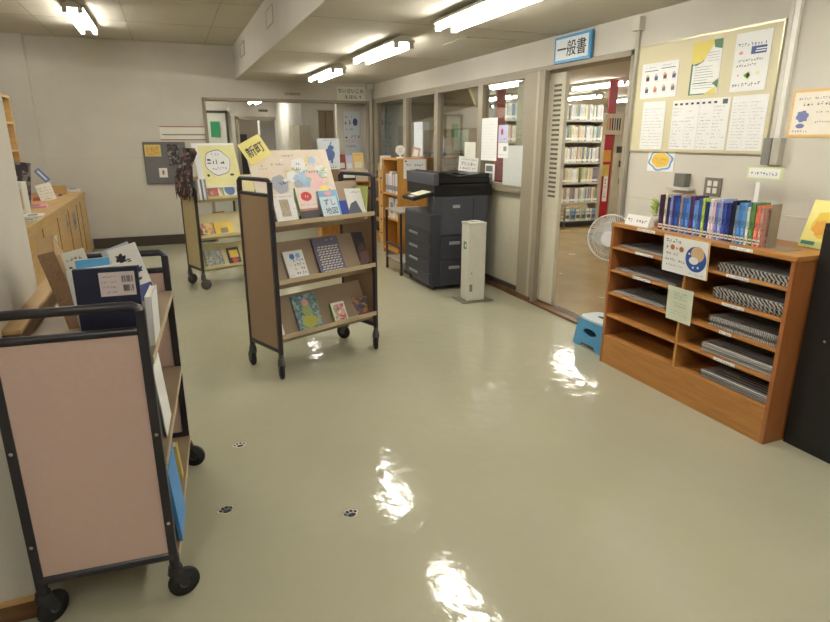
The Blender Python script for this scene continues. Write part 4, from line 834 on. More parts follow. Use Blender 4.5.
# small metal trolley between copier and bookcase
tt = thing('metal_trolley', 'low metal trolley table with grey top beside the photocopier', 'trolley', (2.28, 6.09, 0))
MB().box(0, 0, .70, .42, .5, .72, mat('grey_top', (168, 164, 154), .4)).build('table_top', tt, .003)
for x in (.012, .408):
    for y_ in (.012, .488):
        MB().box(x - .011, y_ - .011, .06, x + .011, y_ + .011, .70, BLACK).build('leg', tt, .002)
        b = MB(); b.cyl((x - .009, y_, .03), (x + .009, y_, .03), .03, RUBBER, 16); b.box(x - .013, y_ - .008, .03, x + .013, y_ + .008, .065, GREYPL); b.build('caster', tt)
MB().box(0.01, 0.01, .14, .41, .49, .155, mat('grey_top', (168, 164, 154), .4)).build('lower_shelf', tt, .002)
MB().box(-.0, 0.012, .3, .022, .488, .325, BLACK).build('cross_bar', tt, .002)

# yellow wood bookcase at the window wall
X0b, X1b, Y0b, Y1b, zb = 2.6, 3.0, 7.02, 7.62, 1.255
bk2 = thing('bookcase', 'yellow wooden open bookcase behind the photocopier', 'bookcase', (X0b, Y0b, 0))
W_, D_ = X1b - X0b, Y1b - Y0b
MB().box(0, 0, 0, W_, .02, zb - .02, SHWOOD).build('side_panel', bk2, .002); MB().box(0, D_ - .02, 0, W_, D_, zb - .02, SHWOOD).build('side_panel', bk2, .002)
MB().box(-.005, -.005, zb - .02, W_, D_ + .005, zb, SHWOOD).build('top_board', bk2, .002); MB().box(W_ - .01, .02, 0, W_, D_ - .02, zb - .02, SHWOOD).build('back_panel', bk2)
for z in (.06, .48, .80): MB().box(0.005, .02, z - .01, W_ - .01, D_ - .02, z + .01, SHWOOD).build('shelf', bk2)
sheet('notice', 'white notice taped to the side of the yellow wooden bookcase', 'notice', .30, .235, WHITE, lambda b, w_, h: (b.scrib(-w_*.38, h*.62, w_*.38, h*.15, INK, random.Random(3), 3, gap=.1), b.scrib(-w_*.38, h*.38, w_*.2, h*.15, INK, random.Random(4), 3, gap=0), b.ell(-w_*.4, h*.9, w_*.05, h*.05, REDI, 3)), (2.825, 7.014, 1.015), 0, t=.0015)
rr = random.Random(11); y = Y0b + .04; k = 0
pal = [(210, 204, 200), (226, 196, 200), (200, 206, 220), (190, 196, 196), (150, 160, 180), (216, 212, 190), (176, 140, 130)]
nm_ = ['white', 'pale pink', 'pale blue', 'light grey', 'grey blue', 'cream', 'brownish pink']
while y < Y1b - .06:
    t_ = rr.uniform(.028, .045); c = k % 7; ord_ = ''; h = rr.uniform(.22, .28)
    b = MB(); b.box(0, 0, 0, .2, t_ - .002, h, mat('file_' + nm_[c], pal[c], .5)); b.box(-.0008, .004, .04, 0, t_ - .006, .1, GINK); b.box(.003, .002, h, .198, t_ - .004, h + .0005, PAGES)
    tag(b.build('file_folder', loc=(2.63, y, .812)), nm_[c] + ' magazine file, %s from the near side in the yellow bookcase' % ORD[k], 'file', 'files in the yellow bookcase'); y += t_ + .001; k += 1
for k in range(2): 
    b = MB(); b.box(0, 0, 0, .25, .18, .26, mat('carton_white', (200, 196, 190), .7)); b.box(-.001, .02, .06, 0, .12, .2, GINK); tag(b.build('file_carton', loc=(2.64, 7.06 + .24*k, .492)), ('nearer' if k == 0 else 'farther') + ' pale carton on the lower shelf of the yellow bookcase', 'carton', 'cartons in the yellow bookcase')
# figurine cards on bookcase top
b = MB(); b.lathe([(.001, 0), (.05, 0), (.05, .012), (.015, .02), (.012, .04)], WHITE, 16); b.ell(0, .1, .062, .06, WHITE, 20, n=22, wob=.05); b.cyl((0, -.012, .1), (0, .0, .1), .06, WHITE, 22); b.scrib(-.04, .1, .04, .025, GINK, random.Random(1), 21); b.scrib(-.03, .07, .035, .02, GINK, random.Random(2), 21)
tag(b.build('round_card_stand', loc=(2.74, 7.3, zb), rot=(0, 0, R(-20))), 'small round white card standing on the yellow bookcase', 'card')
sheet('booklet', 'small pink and brown booklet propped on the yellow bookcase', 'booklet', .1, .14, mat('rose_brown_cover', (190, 150, 140), .5), lambda b, w_, h: b.rect(-w_*.3, h*.2, w_*.3, h*.8, OFFW, 2), (2.9, 7.2, zb), R(-20), lean=R(14), roll=R(12), t=.006)

# ================================================================== STACKS ROOM (through doorway and glass)
SX0, SX1, SY = 4.9, 7.05, 8.65
sh = thing('steel_bookshelf', 'wide pale steel bookshelf full of books facing the doorway in the stacks room', 'bookshelf', (SX0, SY, 0))
Wd = SX1 - SX0
for x in (0, Wd/2 - .01, Wd - .02): MB().box(x, 0, .08, x + .02, .3, 1.80, STEEL).build('upright', sh, .002)
MB().box(.02, .285, .38, Wd - .02, .295, 1.8, mat('steel_back', (150, 146, 134), .6)).build('back_panel', sh)
ROWS = [.42, .755, 1.10, 1.455, 1.80]
for z in ROWS: MB().box(.0, -.005, z - .03, Wd, .3, z, STEEL).build('shelf', sh, .002)
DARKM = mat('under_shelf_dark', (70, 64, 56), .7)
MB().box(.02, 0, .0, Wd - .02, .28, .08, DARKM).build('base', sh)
spc = [((222, 220, 212), 'white'), ((196, 206, 206), 'pale grey blue'), ((214, 204, 176), 'cream'), ((120, 150, 170), 'dull blue'), ((190, 190, 184), 'light grey'), ((170, 120, 110), 'dusty red'), ((150, 170, 140), 'sage green'), ((226, 226, 222), 'bright white'), ((110, 120, 140), 'slate'), ((216, 200, 130), 'straw yellow')]
protos = []
for i, (c, nm) in enumerate(spc):
    for j in range(2):
        t_ = (.026, .034)[j]; h = .235 + .02 * ((i * 7 + j * 3) % 4) / 3
        b = MB(); b.box(0, 0, 0, t_ - .001, .17, h, mat('sp_' + nm, c, .5)); b.box(.002, .003, h, t_ - .003, .168, h + .0006, PAGES); b.box(.001, -.0008, .02, t_ - .002, 0, .055, WHITE); b.box(t_*.4, -.0008, .1, t_*.6, 0, h - .05, LGINK if i % 3 else GINK)
        me = b.build('library_book'); protos.append((me, t_, nm)); 
rr = random.Random(21); used = set()
rown = ['lowest shelf', 'fourth shelf', 'third shelf', 'second shelf', 'top board']
for ri, z in enumerate(ROWS):
    for xa, xb, side in ((4.93, 5.66, 'left half seen through the glass'), (6.12, 6.98, 'right half seen through the doorway')):
        if side[0] == 'l' and ri < 2: continue
        x = xa
        while x < xb:
            k = rr.choice([0, 0, 1, 2, 3, 4, 5, 6, 7, 7, 8, 9]) * 2 + rr.randrange(2); pr_, t_, nm = protos[k]
            o = pr_ if k not in used else pr_.copy()
            if k in used: S.collection.objects.link(o)
            used.add(k); o.location = (x, SY + .01 + rr.uniform(0, .012), z + .0005)
            tag(o, nm + ' spined library book on the ' + rown[ri] + ', ' + side, 'book', 'library books on the steel bookshelf'); x += t_ + .0005
            if rr.random() < .03: x += .05
for k, (pr_, t_, nm) in enumerate(protos):
    if k not in used: bpy.data.objects.remove(pr_)
# low display rack under it
lr = thing('display_rack', 'low wire fronted display rack on legs in front of the steel bookshelf', 'rack', (6.15, 8.42, 0))
for x in (0, .83): MB().box(x, 0, 0, x + .02, .02, .36, CHROME).build('leg', lr); MB().box(x, .16, 0, x + .02, .18, .36, CHROME).build('leg', lr)
MB().box(0, 0, .12, .85, .18, .135, STEEL).build('tray', lr)
b = MB()
for k in range(9): b.box(.02 + .1*k, .0, .135, .026 + .1*k, .006, .34, CHROME)
for z in (.2, .27, .34): b.box(0, 0, z, .85, .006, z + .006, CHROME)
b.build('wire_front', lr)
for k in range(7):
    b = MB(); b.box(0, 0, 0, .105, .012, .19, (WHITE, LBLUE, OFFW, mat('mist_green', (170, 190, 170), .6))[k % 4]); b.rect(.01, .03, .09, .09, GINK, 1); b.scrib(.01, .13, .09, .02, INK, rr, 1)
    tag(b.build('magazine', loc=(6.19 + .112*k, 8.45, .136)), 'thin magazine in the low wire rack, %s from the left' % ORD[k], 'magazine', 'magazines in the low wire rack')
# end bookshelf with red strip
REDB = mat('red_lacquer_strip', (176, 34, 44), .4)
def red_case(x, y, label, zt=1.85, redtop=2.28):
    t = thing('end_bookshelf', label, 'bookshelf', (x, y, 0))
    MB().box(.16, .02, 0, .66, .3, zt, mat('beige_case', (190, 182, 160), .6)).build('case', t, .004)
    MB().box(.0, 0, .38, .13, .03, redtop, REDB).build('red_post', t, .003)
    MB().box(.05, .03, 0, .16, .1, zt, mat('beige_case', (190, 182, 160), .6)).build('end_panel', t)
    return t
rc = red_case(5.735, 7.0, 'beige bookshelf end with a tall red strip inside the stacks room doorway')
b = MB(); b.box(.015, -.006, .62, .09, 0, .98, WHITE); rr = random.Random(3)
for k in range(6): b.scrib(.03, .66 + .05*k, .08, .04, INK, rr, 9)
b.build('white_label', rc)
for k, (x, z) in enumerate([(.28, 1.10), (.40, 1.42), (.30, .86), (.42, .62), (.22, 1.30)]):
    MB().box(x, .0, z, x + .1, .03, z + .09, mat('dark_fitting', (78, 70, 58), .6)).build('fitting', rc)
for k, (x, z, m_) in enumerate([(-.03, .98, mat('straw_notice', (214, 186, 96), .6)), (-.02, 1.18, ORNG)]):
    MB().box(x, -.008, z, x + .12, -.002, z + .16, m_).build('notice', rc)
sg = thing('aisle_sign', 'beige aisle sign board with orange and black bars on the red strip', 'sign', (5.735, 6.97, 1.55))
b = MB(); b.box(-.10, -.02, 0, .22, 0, .28, mat('sign_beige', (206, 196, 170), .5)); b.build('board', sg, .004)
b = MB(); T = Matrix.Translation((0, -.021, 0))
for k in range(6): b.rect(-.05 + .042*k, .06, -.027 + .042*k, .22, (ORNG, REDI, INK, GINK, INK, INK)[k], 1, T)
b.build('bar_pattern', sg)
# shelving seen through the glass
q = P(500, 130, Y=6.4)
rc2 = thing('end_bookshelf', 'narrow red strip of a bookshelf end seen through the window glass', 'bookshelf', (q[0] - .05, 6.4, 0))
MB().box(0, 0, .3, .11, .03, 2.05, REDB).build('red_post', rc2); MB().box(0.0, .03, 0, .3, .3, 1.1, mat('dark_case', (80, 64, 54), .6)).build('case', rc2, .004)
# wooden cases and panels behind the farther windows
CASE = wood('dull_brown_case', (150, 118, 84), (134, 104, 72), (6, 6, 2), .6)
wc = thing('wooden_cupboard', 'dull brown wooden cupboard standing behind the window glass', 'cupboard', (3.55, 6.75, 0))
MB().box(0, 0, 0, .35, 1.7, 1.62, CASE).build('body', wc, .004); 
for k in range(3): MB().box(-.006, .05 + .55*k, .1, 0, .57 + .55*k, 1.57, CASE).build('door', wc, .003)
MB().box(-.012, .03, 1.28, .0, 1.67, 1.31, DARKM).build('trim_strip', wc)
for k, (y, z, w_, h, m_) in enumerate([(6.95, 1.35, .42, .26, mat('sage_sheet', (180, 190, 168), .6)), (7.65, 1.3, .34, .24, mat('cream_sheet', (236, 228, 214), .6))]):
    sheet('notice', ('sage green printed sheet', 'cream printed sheet')[k] + ' fixed to the brown cupboard behind the glass', 'notice', w_, h, m_, page_lines(7, seed=k, ink=INK if k == 0 else GINK), (3.53, y + .2, z), RZ, 'sheets on the cupboard')
CURT = mat('grey_curtain', (150, 154, 150), .8); b = MB(); vs = []
N = 60
for i in range(N + 1):
    y = 8.7 + 1.7*i/N; x = 3.4 + .045*math.sin(i*1.15); vs += [(x, y, .3), (x + .01, y, 2.2)]
b.add(vs, [(2*i, 2*i+2, 2*i+3, 2*i+1) for i in range(N)], CURT, None, True); o = b.build('curtain'); sd = o.modifiers.new('thickness', 'SOLIDIFY'); sd.thickness = .006
tag(o, 'pale grey pleated curtain hanging behind the farthest window', 'curtain')
b = MB(); b.prism([(7.9, 1.95), (8.2, 2.28), (10.4, 2.28), (10.4, 1.78)], 4.1, 4.14, mat('tan_shape', (176, 158, 116), .7)); tag(b.build('slanted_shape'), 'tan slanted panel standing in for a beige shape behind the glass', 'panel')  # stand-in panel for a slanted beige shape in the window glass
# papers on the glass and mullions
def glass_paper(label, px, paper, draw): return pin_up('notice', label, px, paper, draw, 'sheets on the window glass', X=XR - .03)
glass_paper('tall white printed sheet on the window mullion right of the photocopier', [(482,118),(498,118),(496,161),(481,160)], WHITE, page_lines(12, ink=LGINK, seed=3))
glass_paper('lavender leaflet with red mark on the nearest window', [(498.5,125),(508,125),(508,142),(498.5,142)], mat('lavender_paper', (196, 194, 222), .6), lambda b, w_, h: (b.ell(-w_*.1, h*.6, w_*.12, h*.2, mat('crimson_mark', (180, 60, 100), .6), 2), b.scrib(-w_*.4, h*.1, w_*.4, h*.12, BLUEI, random.Random(1), 2)))
glass_paper('small white leaflet with grey picture under the lavender one', [(498,142.5),(508,142.5),(508,158),(498,158)], WHITE, lambda b, w_, h: (b.rect(w_*.05, h*.45, w_*.35, h*.75, mat('brownish_print', (150, 140, 140), .6), 2), b.scrib(-w_*.4, h*.15, w_*.4, h*.1, GINK, random.Random(2), 2)))
pin_up('poster', 'large blank grey white sheet covering the lower part of the nearest window', [(503,146),(527,145),(525,187),(503,185)], mat('grey_white_sheet', (196, 200, 196), .6), None, X=XR - .028)
glass_paper('narrow pale blue white sheet on the third window', [(414,122),(423,122),(422,156),(414,156)], mat('cool_white', (206, 214, 220), .6), page_lines(8, ink=LGINK, seed=5))
glass_paper('white sheet behind the photocopier card on the second window', [(465,142),(476,142),(475,161),(464,160)], OFFW, page_lines(6, ink=LGINK, seed=6))
glass_paper('dark framed photo sheet low on the nearest window', [(485,164),(495,164),(494,181),(485,180)], WHITE, lambda b, w_, h: (b.rect(-w_*.4, h*.55, w_*.3, h*.9, mat('photo_grey', (110, 110, 108), .6), 2), b.rect(-w_*.4, h*.08, w_*.3, h*.45, mat('photo_grey', (110, 110, 108), .6), 2)))

# ================================================================== FAN AND STOOL
fx, fy, fz = 2.99, 3.50, .785
fan = thing('pedestal_fan', 'white pedestal fan with round wire guard standing behind the newspaper rack at the doorway', 'fan', (fx, fy, 0), R(-55))
FW = mat('fan_white', (226, 228, 228), .35)
b = MB(); b.lathe([(.001, 0), (.1, 0), (.1, .015), (.05, .035), (.02, .05)], FW, 28, Matrix.Translation((0, .08, 0))); b.build('base', fan)
MB().cyl((0, .10, .04), (0, .10, fz - .03), .013, FW, 14).build('pole', fan)
b = MB(); b.cyl((0, .04, fz), (0, .17, fz), .055, FW, 20, r2=.04); b.build('motor', fan, .004)
b = MB(); R_ = .172
def circ(r, y, n=40): return [(r*math.cos(2*math.pi*k/n), y, fz + r*math.sin(2*math.pi*k/n)) for k in range(n)]
b.path(circ(R_, 0), .005, FW, 6, True); b.path(circ(R_*.7, -.045), .0015, FW, 4, True)
for k in range(56):
    a = 2*math.pi*k/56; pts = []
    for q in range(7):
        r = .05 + (R_ - .05)*q/6; aa = a + .5*q/6; pts.append((r*math.cos(aa), -.055 + .055*(q/6)**2, fz + r*math.sin(aa)))
    b.path(pts, .0016, FW, 4)
b.build('front_guard', fan)
b = MB(); b.cyl((0, -.065, fz), (0, -.05, fz), .055, FW, 24); b.build('guard_badge', fan, .004)
b = MB(); b.path(circ(R_, .01), .004, FW, 6, True)
for k in range(40):
    a = 2*math.pi*k/40; b.path([(.05*math.cos(a), .07, fz + .05*math.sin(a)), (.13*math.cos(a), .06, fz + .13*math.sin(a)), (R_*math.cos(a), .01, fz + R_*math.sin(a))], .0014, FW, 4)
b.build('rear_guard', fan)
BLD = mat('fan_blade', (206, 214, 216), .3, alpha=.55)
for k in range(4):
    b = MB(); T = Matrix.Translation((0, .01, fz)) @ Matrix.Rotation(k*math.pi/2, 4, 'Y'); vs = []; n = 8
    for i in range(n + 1):
        r = .03 + .125*i/n; wd = .025 + .045*math.sin(math.pi*min(1, i/n + .12)); vs += [(r, -.018, -wd*.55), (r, .018, wd)]
    b.add(vs, [(2*i, 2*i+1, 2*i+3, 2*i+2) for i in range(n)], BLD, T, True); b.build('blade', fan)
SB = mat('stool_blue', (84, 152, 196), .4); ST = mat('stool_top', (206, 220, 226), .4)
st = thing('step_stool', 'small light blue folding step stool with pale top beside the newspaper rack', 'stool', (2.84, 3.33, 0), R(-90))
b = MB(); n = 24; pts = []
for k in range(n):
    a = 2*math.pi*k/n; ca, sa = math.cos(a), math.sin(a); pts.append((.155*abs(ca)**.5*(1 if ca > 0 else -1), .105*abs(sa)**.5*(1 if sa > 0 else -1)))
b.prism(pts, .205, .225, ST, axis='z'); b.build('top', st, .004)
b = MB(); b.ell(0, 0, .05, .02, INK, 0, n=14); b.v = [(v[0], v[2], .2255) for v in b.v]; b.build('grip_slot', st)
for s_ in (-1, 1):
    # front and rear leg panels with an oval handle hole
    b = MB(); n = 24; zc = .12; outer = [(-.15, .205), (.15, .205), (.17, .0), (.09, .0), (.075, .03), (-.075, .03), (-.09, .0), (-.17, .0)]
    def on_outer(t):
        L = len(outer); d_ = [math.dist(outer[i], outer[(i+1) % L]) for i in range(L)]; tt = (t % 1)*sum(d_)
        for i in range(L):
            if tt <= d_[i]: f = tt/d_[i]; a_, c_ = outer[i], outer[(i+1) % L]; return (a_[0] + (c_[0]-a_[0])*f, a_[1] + (c_[1]-a_[1])*f)
            tt -= d_[i]
        return outer[0]
    N = 48; ring = []
    for k in range(N):
        p = on_outer(k/N); a = math.atan2((p[1]-zc)*1.2, p[0]); ring.append((p, (.075*math.cos(a), zc + .028*math.sin(a))))
    vs = []
    for yy in (s_*.10, s_*.085):
        for p, q in ring: vs += [(p[0], yy + s_*.02*(1 - p[1]/.2), p[1]), (q[0], yy + s_*.02*(1 - q[1]/.2), q[1])]
    fs = []
    for k in range(N):
        k2 = (k+1) % N; o_ = 2*N
        fs += [(2*k, 2*k2, 2*k2+1, 2*k+1), (o_+2*k, o_+2*k+1, o_+2*k2+1, o_+2*k2), (2*k, o_+2*k, o_+2*k2, 2*k2), (2*k+1, 2*k2+1, o_+2*k2+1, o_+2*k+1)]
    b.add(vs, fs, SB); b.build('leg_panel', st)
for s_ in (-1, 1): MB().box(s_*.135, -.085, .03, s_*.145, .085, .2, SB).build('side_panel', st, .002)

# ================================================================== LEFT COUNTER AND WHAT STANDS ON IT
co = thing('counter', 'long light oak counter along the left wall', 'counter', (-1.14, 7.35, 0))
MB().box(-.62, -1.95, .78, .015, 1.84, .81, OAK).build('worktop', co, .003)
MB().box(-.6, -1.93, 0, 0, 1.84, .78, OAK).build('body', co, .002)
for k, (y, a) in enumerate([(-1.2, .3), (-.4, .25), (.3, .25), (.95, .22), (1.3, .3)]): MB().box(-.0, y, .1, .004, y + .02, .72, mat('counter_gap', (110, 84, 54), .7)).build('panel_gap', co)
for k, (y, z, w_, h) in enumerate([(-.75, .42, .15, .16), (.55, .46, .22, .2), (-1.45, .4, .12, .15), (.1, .5, .09, .2)]):
    b = MB(); b.box(0, 0, 0, .002, w_, h, (OFFW, mat('grey_photo', (150, 150, 146), .6), TAN, mat('muted_grey', (170, 164, 150), .6))[k]); b.box(.002, w_*.2, h*.3, .0028, w_*.7, h*.6, GINK)
    tag(b.build('small_notice', loc=(-1.135, 7.35 + y, z)), ['off white', 'grey pictured', 'tan', 'narrow greyish'][k] + ' paper taped to the oak counter front', 'notice', 'papers on the counter front')
ra = thing('wooden_rack', 'tall light wooden brochure rack standing on the oak counter', 'rack', (-1.87, 7.2, .8105))
for y in (0, .78): MB().box(0, y, 0, .3, y + .03, 1.14, OAK).build('upright', ra, .002)
MB().box(0, 0, 1.11, .3, .81, 1.14, OAK).build('top_board', ra, .002); MB().box(0, .03, .0, .015, .78, 1.11, OAK).build('back_panel', ra)
for z in (.25, .55, .84): MB().box(0.015, .03, z, .3, .78, z + .02, OAK).build('shelf', ra)
for k in range(5):
    b = MB(); b.box(0, 0, 0, .2, .1, .24 - .01*k, (WHITE, OFFW, PYEL, WHITE, OFFW)[k]); b.box(.2, .01, .05, .2015, .09, .12, GINK)
    tag(b.build('brochure_stack', loc=(-1.83, 7.28 + .14*k, .8105 + .86)), 'pale brochure bundle, %s from the near side on the rack top shelf' % ORD[k], 'brochures', 'bundles in the wooden brochure rack')
for k in range(5):
    b = MB(); b.box(0, 0, 0, .2, .1, .26, (OFFW, WHITE, WHITE, PYEL, OFFW)[k]); b.box(.2, .01, .05, .2015, .09, .12, GINK)
    tag(b.build('brochure_stack', loc=(-1.83, 7.28 + .14*k, .8105 + .57)), 'pale brochure bundle, %s from the near side on the rack second shelf' % ORD[k], 'brochures', 'bundles in the wooden brochure rack')
def cnt(name, label, px, z, dims, m_, rz=0, cat_=None, draw=None):
    q = P(px[0], px[1], Z=z); b = MB(); b.box(-dims[0]/2, -dims[1]/2, 0, dims[0]/2, dims[1]/2, dims[2], m_)
    if draw: draw(b)
    return tag(b.build(name, None, .002, (q[0], q[1], z), (0, 0, rz)), label, cat_ or name.split('_')[-1])
ZC = .811
# dark patterned display panel and binders
b = MB(); b.box(0, 0, 0, .30, .02, .50, busy('grey_violet_art', [(84, 78, 92), (110, 104, 116), (60, 54, 66), (140, 132, 130), (70, 60, 70)], 22)); b.box(0, .02, 0, .3, .1, .012, GREYPL)
tag(b.build('picture_display', loc=(-1.66, 6.98, ZC), rot=(R(0), R(8), 0)), 'grey violet picture panel standing on the oak counter', 'panel')
for k in range(4):
    b = MB(); b.box(0, 0, 0, .045, .2, .30, (WHITE, OFFW, WHITE, OFFW)[k]); b.rect(.012, .06, .032, .24, INK if k % 2 == 0 else TAN, 1)
    tag(b.build('binder', loc=(-1.49 + .05*k, 6.45, ZC)), 'pale binder, %s from the left in the upright row on the counter' % ORD[k], 'binder', 'binders on the counter')
flat = [((34, 216), (.16, .22, .012), WHITE, 'white leaflet pile nearest on the counter'), ((36, 207), (.2, .26, .02), PINK, 'pink leaflet pile on the counter'), ((42, 200), (.16, .2, .03), mat('soft_red', (206, 110, 96), .6), 'soft red leaflet pile on the counter'), ((52, 196), (.14, .3, .02), mat('pale_red', (222, 170, 160), .6), 'pale red leaflet pile on the counter'), ((57, 195), (.12, .4, .012), GINK, 'grey magazine lying flat on the counter'), ((74, 191), (.16, .32, .03), OFFW, 'white paper pile at the far end of the counter'), ((30, 221), (.12, .14, .012), mat('green_white', (180, 196, 184), .6), 'greenish white leaflet at the near end of the counter')]
for px, dm, m_, lb in flat: cnt('leaflet_pile', lb, px, ZC, dm, m_, R(5), 'leaflets', lambda b, dm=dm: b.box(-dm[0]*.3, -dm[1]*.3, dm[2], dm[0]*.2, dm[1]*.2, dm[2] + .001, GINK))
bx = P(53, 190, Z=ZC); t = thing('wooden_tray', 'small wooden tray box on the far part of the counter', 'tray', (-1.44, 8.9, ZC), R(5))
for a in ((-.14, -.2, -.13, .2), (.13, -.2, .14, .2), (-.14, -.2, .14, -.19), (-.14, .19, .14, .2)): MB().box(a[0], a[1], .01, a[2], a[3], .09, OAK).build('side', t)
MB().box(-.14, -.2, 0, .14, .2, .01, OAK).build('bottom', t)
t = thing('blue_sign', 'small tilted blue and white sign on a slim stand on the counter', 'sign', (-1.47, 8.6, ZC))
MB().cyl((.06, 0, .0), (.0, 0, .24), .006, WHITE, 8).build('stem', t); MB().box(-.02, -.05, 0, .14, .05, .012, WHITE).build('base', t)
b = MB(); T = Matrix.Translation((-.02, 0, .25)) @ Matrix.Rotation(R(-38), 4, 'Y'); b.box(-.035, -.008, -.09, .035, .008, .09, mat('sign_royal', (110, 140, 200), .5), T); b.rect(-.012, -.07, .012, .07, WHITE, 13, T); b.build('panel', t)
sheet('notice', 'white printed card leaning behind the leaflets on the counter', 'notice', .16, .2, OFFW, page_lines(5, ink=INK, seed=2), (-1.35, 7.95, ZC), R(10), lean=R(20), roll=R(-12))
# ================================================================== BACK WALL THINGS
bb = thing('grey_pinboard', 'grey felt pinboard on the back wall behind the far trolley', 'notice board', (0, 9.33, .88))
MB().box(-.335, -.02, 0, .20, 0, .56, mat('grey_felt', (112, 110, 112), .85)).build('felt', bb, .002)
b = MB()
for a in ((-.345, -.01, .21, 0), (-.345, .56, .21, .57), (-.345, 0, -.335, .56), (.2, 0, .21, .56)): b.box(a[0], -.025, a[1], a[2], 0, a[3], GREYPL)
b.build('frame', bb)
sheet('notice', 'tan yellow picture sheet at the upper left of the grey pinboard', 'notice', .21, .16, mat('straw_sheet', (220, 196, 120), .6), lambda b, w_, h: b.rect(-w_*.38, h*.15, w_*.38, h*.85, busy('tan_doodle', [(214, 170, 80), (220, 186, 110), (200, 150, 70)], 60), 2), (-.22, 9.306, 1.255), 0, 'sheets on the grey pinboard')
sheet('notice', 'small white card with brown figure on the grey pinboard', 'notice', .11, .13, WHITE, lambda b, w_, h: (b.ell(0, h*.5, w_*.15, h*.25, mat('brown_print', (160, 130, 90), .5), 2), b.ell(0, h*.7, w_*.1, h*.1, REDI, 3)), (-.115, 9.306, .965), 0, 'sheets on the grey pinboard')
sheet('notice', 'dark patterned sheet on the right side of the grey pinboard', 'notice', .16, .3, busy('dark_doodle', [(60, 54, 60), (90, 82, 86), (140, 130, 130), (50, 44, 50)], 40), None, (.05, 9.306, 1.12), 0, 'sheets on the grey pinboard')
def lng(b, w_, h): b.rect(-w_/2, 0, w_/2, h*.07, mat('brick_line', (160, 100, 84), .6), 2); b.rect(-w_/2, h*.93, w_/2, h, mat('brick_line', (160, 100, 84), .6), 2); b.rect(-w_*.46, h*.36, w_*.46, h*.42, INK, 2)
sheet('notice', 'wide white strip notice with brown edges above the grey pinboard', 'notice', .63, .19, OFFW, lng, (.215, 9.327, 1.475), 0)
def s5(b, w_, h): b.text('ちいさいこの', 0, h*.7, h*.36, INK, 2, width=w_*.9, bold=.015); b.text('えほん ↑', w_*.08, h*.26, h*.32, INK, 2, width=w_*.62, bold=.015)
sheet('sign', 'white lettered sign above the back opening beside the white pipe', 'sign', .45, .2, OFFW, s5, (2.695, 9.327, 2.062), 0)
sheet('sign', 'small grey lettered plate above the middle of the back opening', 'sign', .24, .04, mat('grey_plate', (170, 164, 148), .5), lambda b, w_, h: b.scrib(-w_*.45, h*.15, w_*.45, h*.7, INK, random.Random(1), 2, gap=0), (1.79, 9.327, 2.115), 0)
b = MB(); b.path([(3.0, 9.29, 2.28), (3.0, 9.29, .05)], .022, PIPE, 12); b.box(2.93, 9.25, 2.23, 3.03, 9.33, 2.30, PIPE); tag(b.build('pipe'), 'white pipe running down the back right corner', 'pipe')
# corridor bits
def pstr(b, w_, h):
    rr = random.Random(5); b.scrib(-w_*.45, h*.86, w_*.1, h*.05, INK, rr, 2); b.scrib(-w_*.45, h*.72, 0, h*.09, INK, rr, 2); b.ell(w_*.2, h*.78, w_*.15, h*.08, BLUEI, 2, wob=.1); b.scrib(-w_*.4, h*.6, w_*.2, h*.05, INK, rr, 2); b.scrib(-w_*.45, h*.44, w_*.45, h*.07, INK, rr, 2); b.scrib(-w_*.45, h*.35, w_*.45, h*.07, PINK, rr, 2); b.scrib(-w_*.4, h*.25, w_*.4, h*.05, INK, rr, 2); b.scrib(-w_*.4, h*.1, w_*.4, h*.03, GINK, rr, 2)
sheet('poster', 'tall white poster with blue picture on the corridor wall', 'poster', .27, .75, mat('cool_white', (206, 214, 220), .6), pstr, (2.80, 9.688, 1.17), 0)
MB().box(0, 0, 0, .01, .01, .01, WALL)
b = MB(); b.box(2.0, 10.6, 0, 2.12, 10.9, 1.72, BEIGEP); b.box(2.12, 10.6, 0, 2.32, 10.9, 1.72, GREYP); tag(b.build('corridor_locker', bevel=.003), 'narrow beige and grey locker beside the corridor door', 'locker')
sheet('sign', 'small dark lettered plate over the corridor end doorway', 'sign', .2, .05, mat('dark_plate', (90, 84, 74), .6), None, (2.0, 13.89, 2.06), 0)
# blue animal poster and picture books by the opening
def rhino(b, w_, h):
    m_ = mat('slate_blue_animal', (96, 116, 170), .6); b.ell(0, h*.48, w_*.28, h*.2, m_, 2, wob=.05); b.ell(w_*.1, h*.7, w_*.14, h*.08, m_, 3); b.rect(-w_*.2, h*.22, -w_*.1, h*.4, m_, 2); b.rect(w_*.08, h*.2, w_*.18, h*.4, m_, 2); b.poly([(w_*.0, h*.72), (w_*.12, h*.9), (w_*.16, h*.89), (w_*.06, h*.72)], m_, 3)
    rr = random.Random(4); b.scrib(-w_*.25, h*.93, w_*.3, h*.04, INK, rr, 3); b.scrib(w_*.05, h*.04, w_*.42, h*.07, INK, rr, 3)
lb = thing('low_bookcase', 'low dark shelf case with picture books on top in front of the back opening', 'bookcase', (2.0, 8.7, 0))
MB().box(0, 0, 0, .02, .3, .86, SHWOOD).build('side_panel', lb); MB().box(.76, 0, 0, .78, .3, .86, SHWOOD).build('side_panel', lb); MB().box(0, 0, .86, .78, .3, .88, SHWOOD).build('top_board', lb); MB().box(0.02, .28, 0, .76, .3, .86, SHWOOD).build('back_panel', lb)
for z in (.05, .45): MB().box(.02, 0, z, .76, .28, z + .02, SHWOOD).build('shelf', lb)
sheet('poster', 'white poster of a slate blue animal standing behind the middle trolley', 'poster', .33, .44, mat('cool_white', (206, 214, 220), .6), rhino, (2.17, 8.76, 1.06), 0, t=.006, lean=R(4))
MB_e = MB(); MB_e.box(2.05, 8.70, .88, 2.29, 8.85, 1.06, CARDD); tag(MB_e.build('box_stand', bevel=.003), 'brown box under the blue animal poster', 'box')
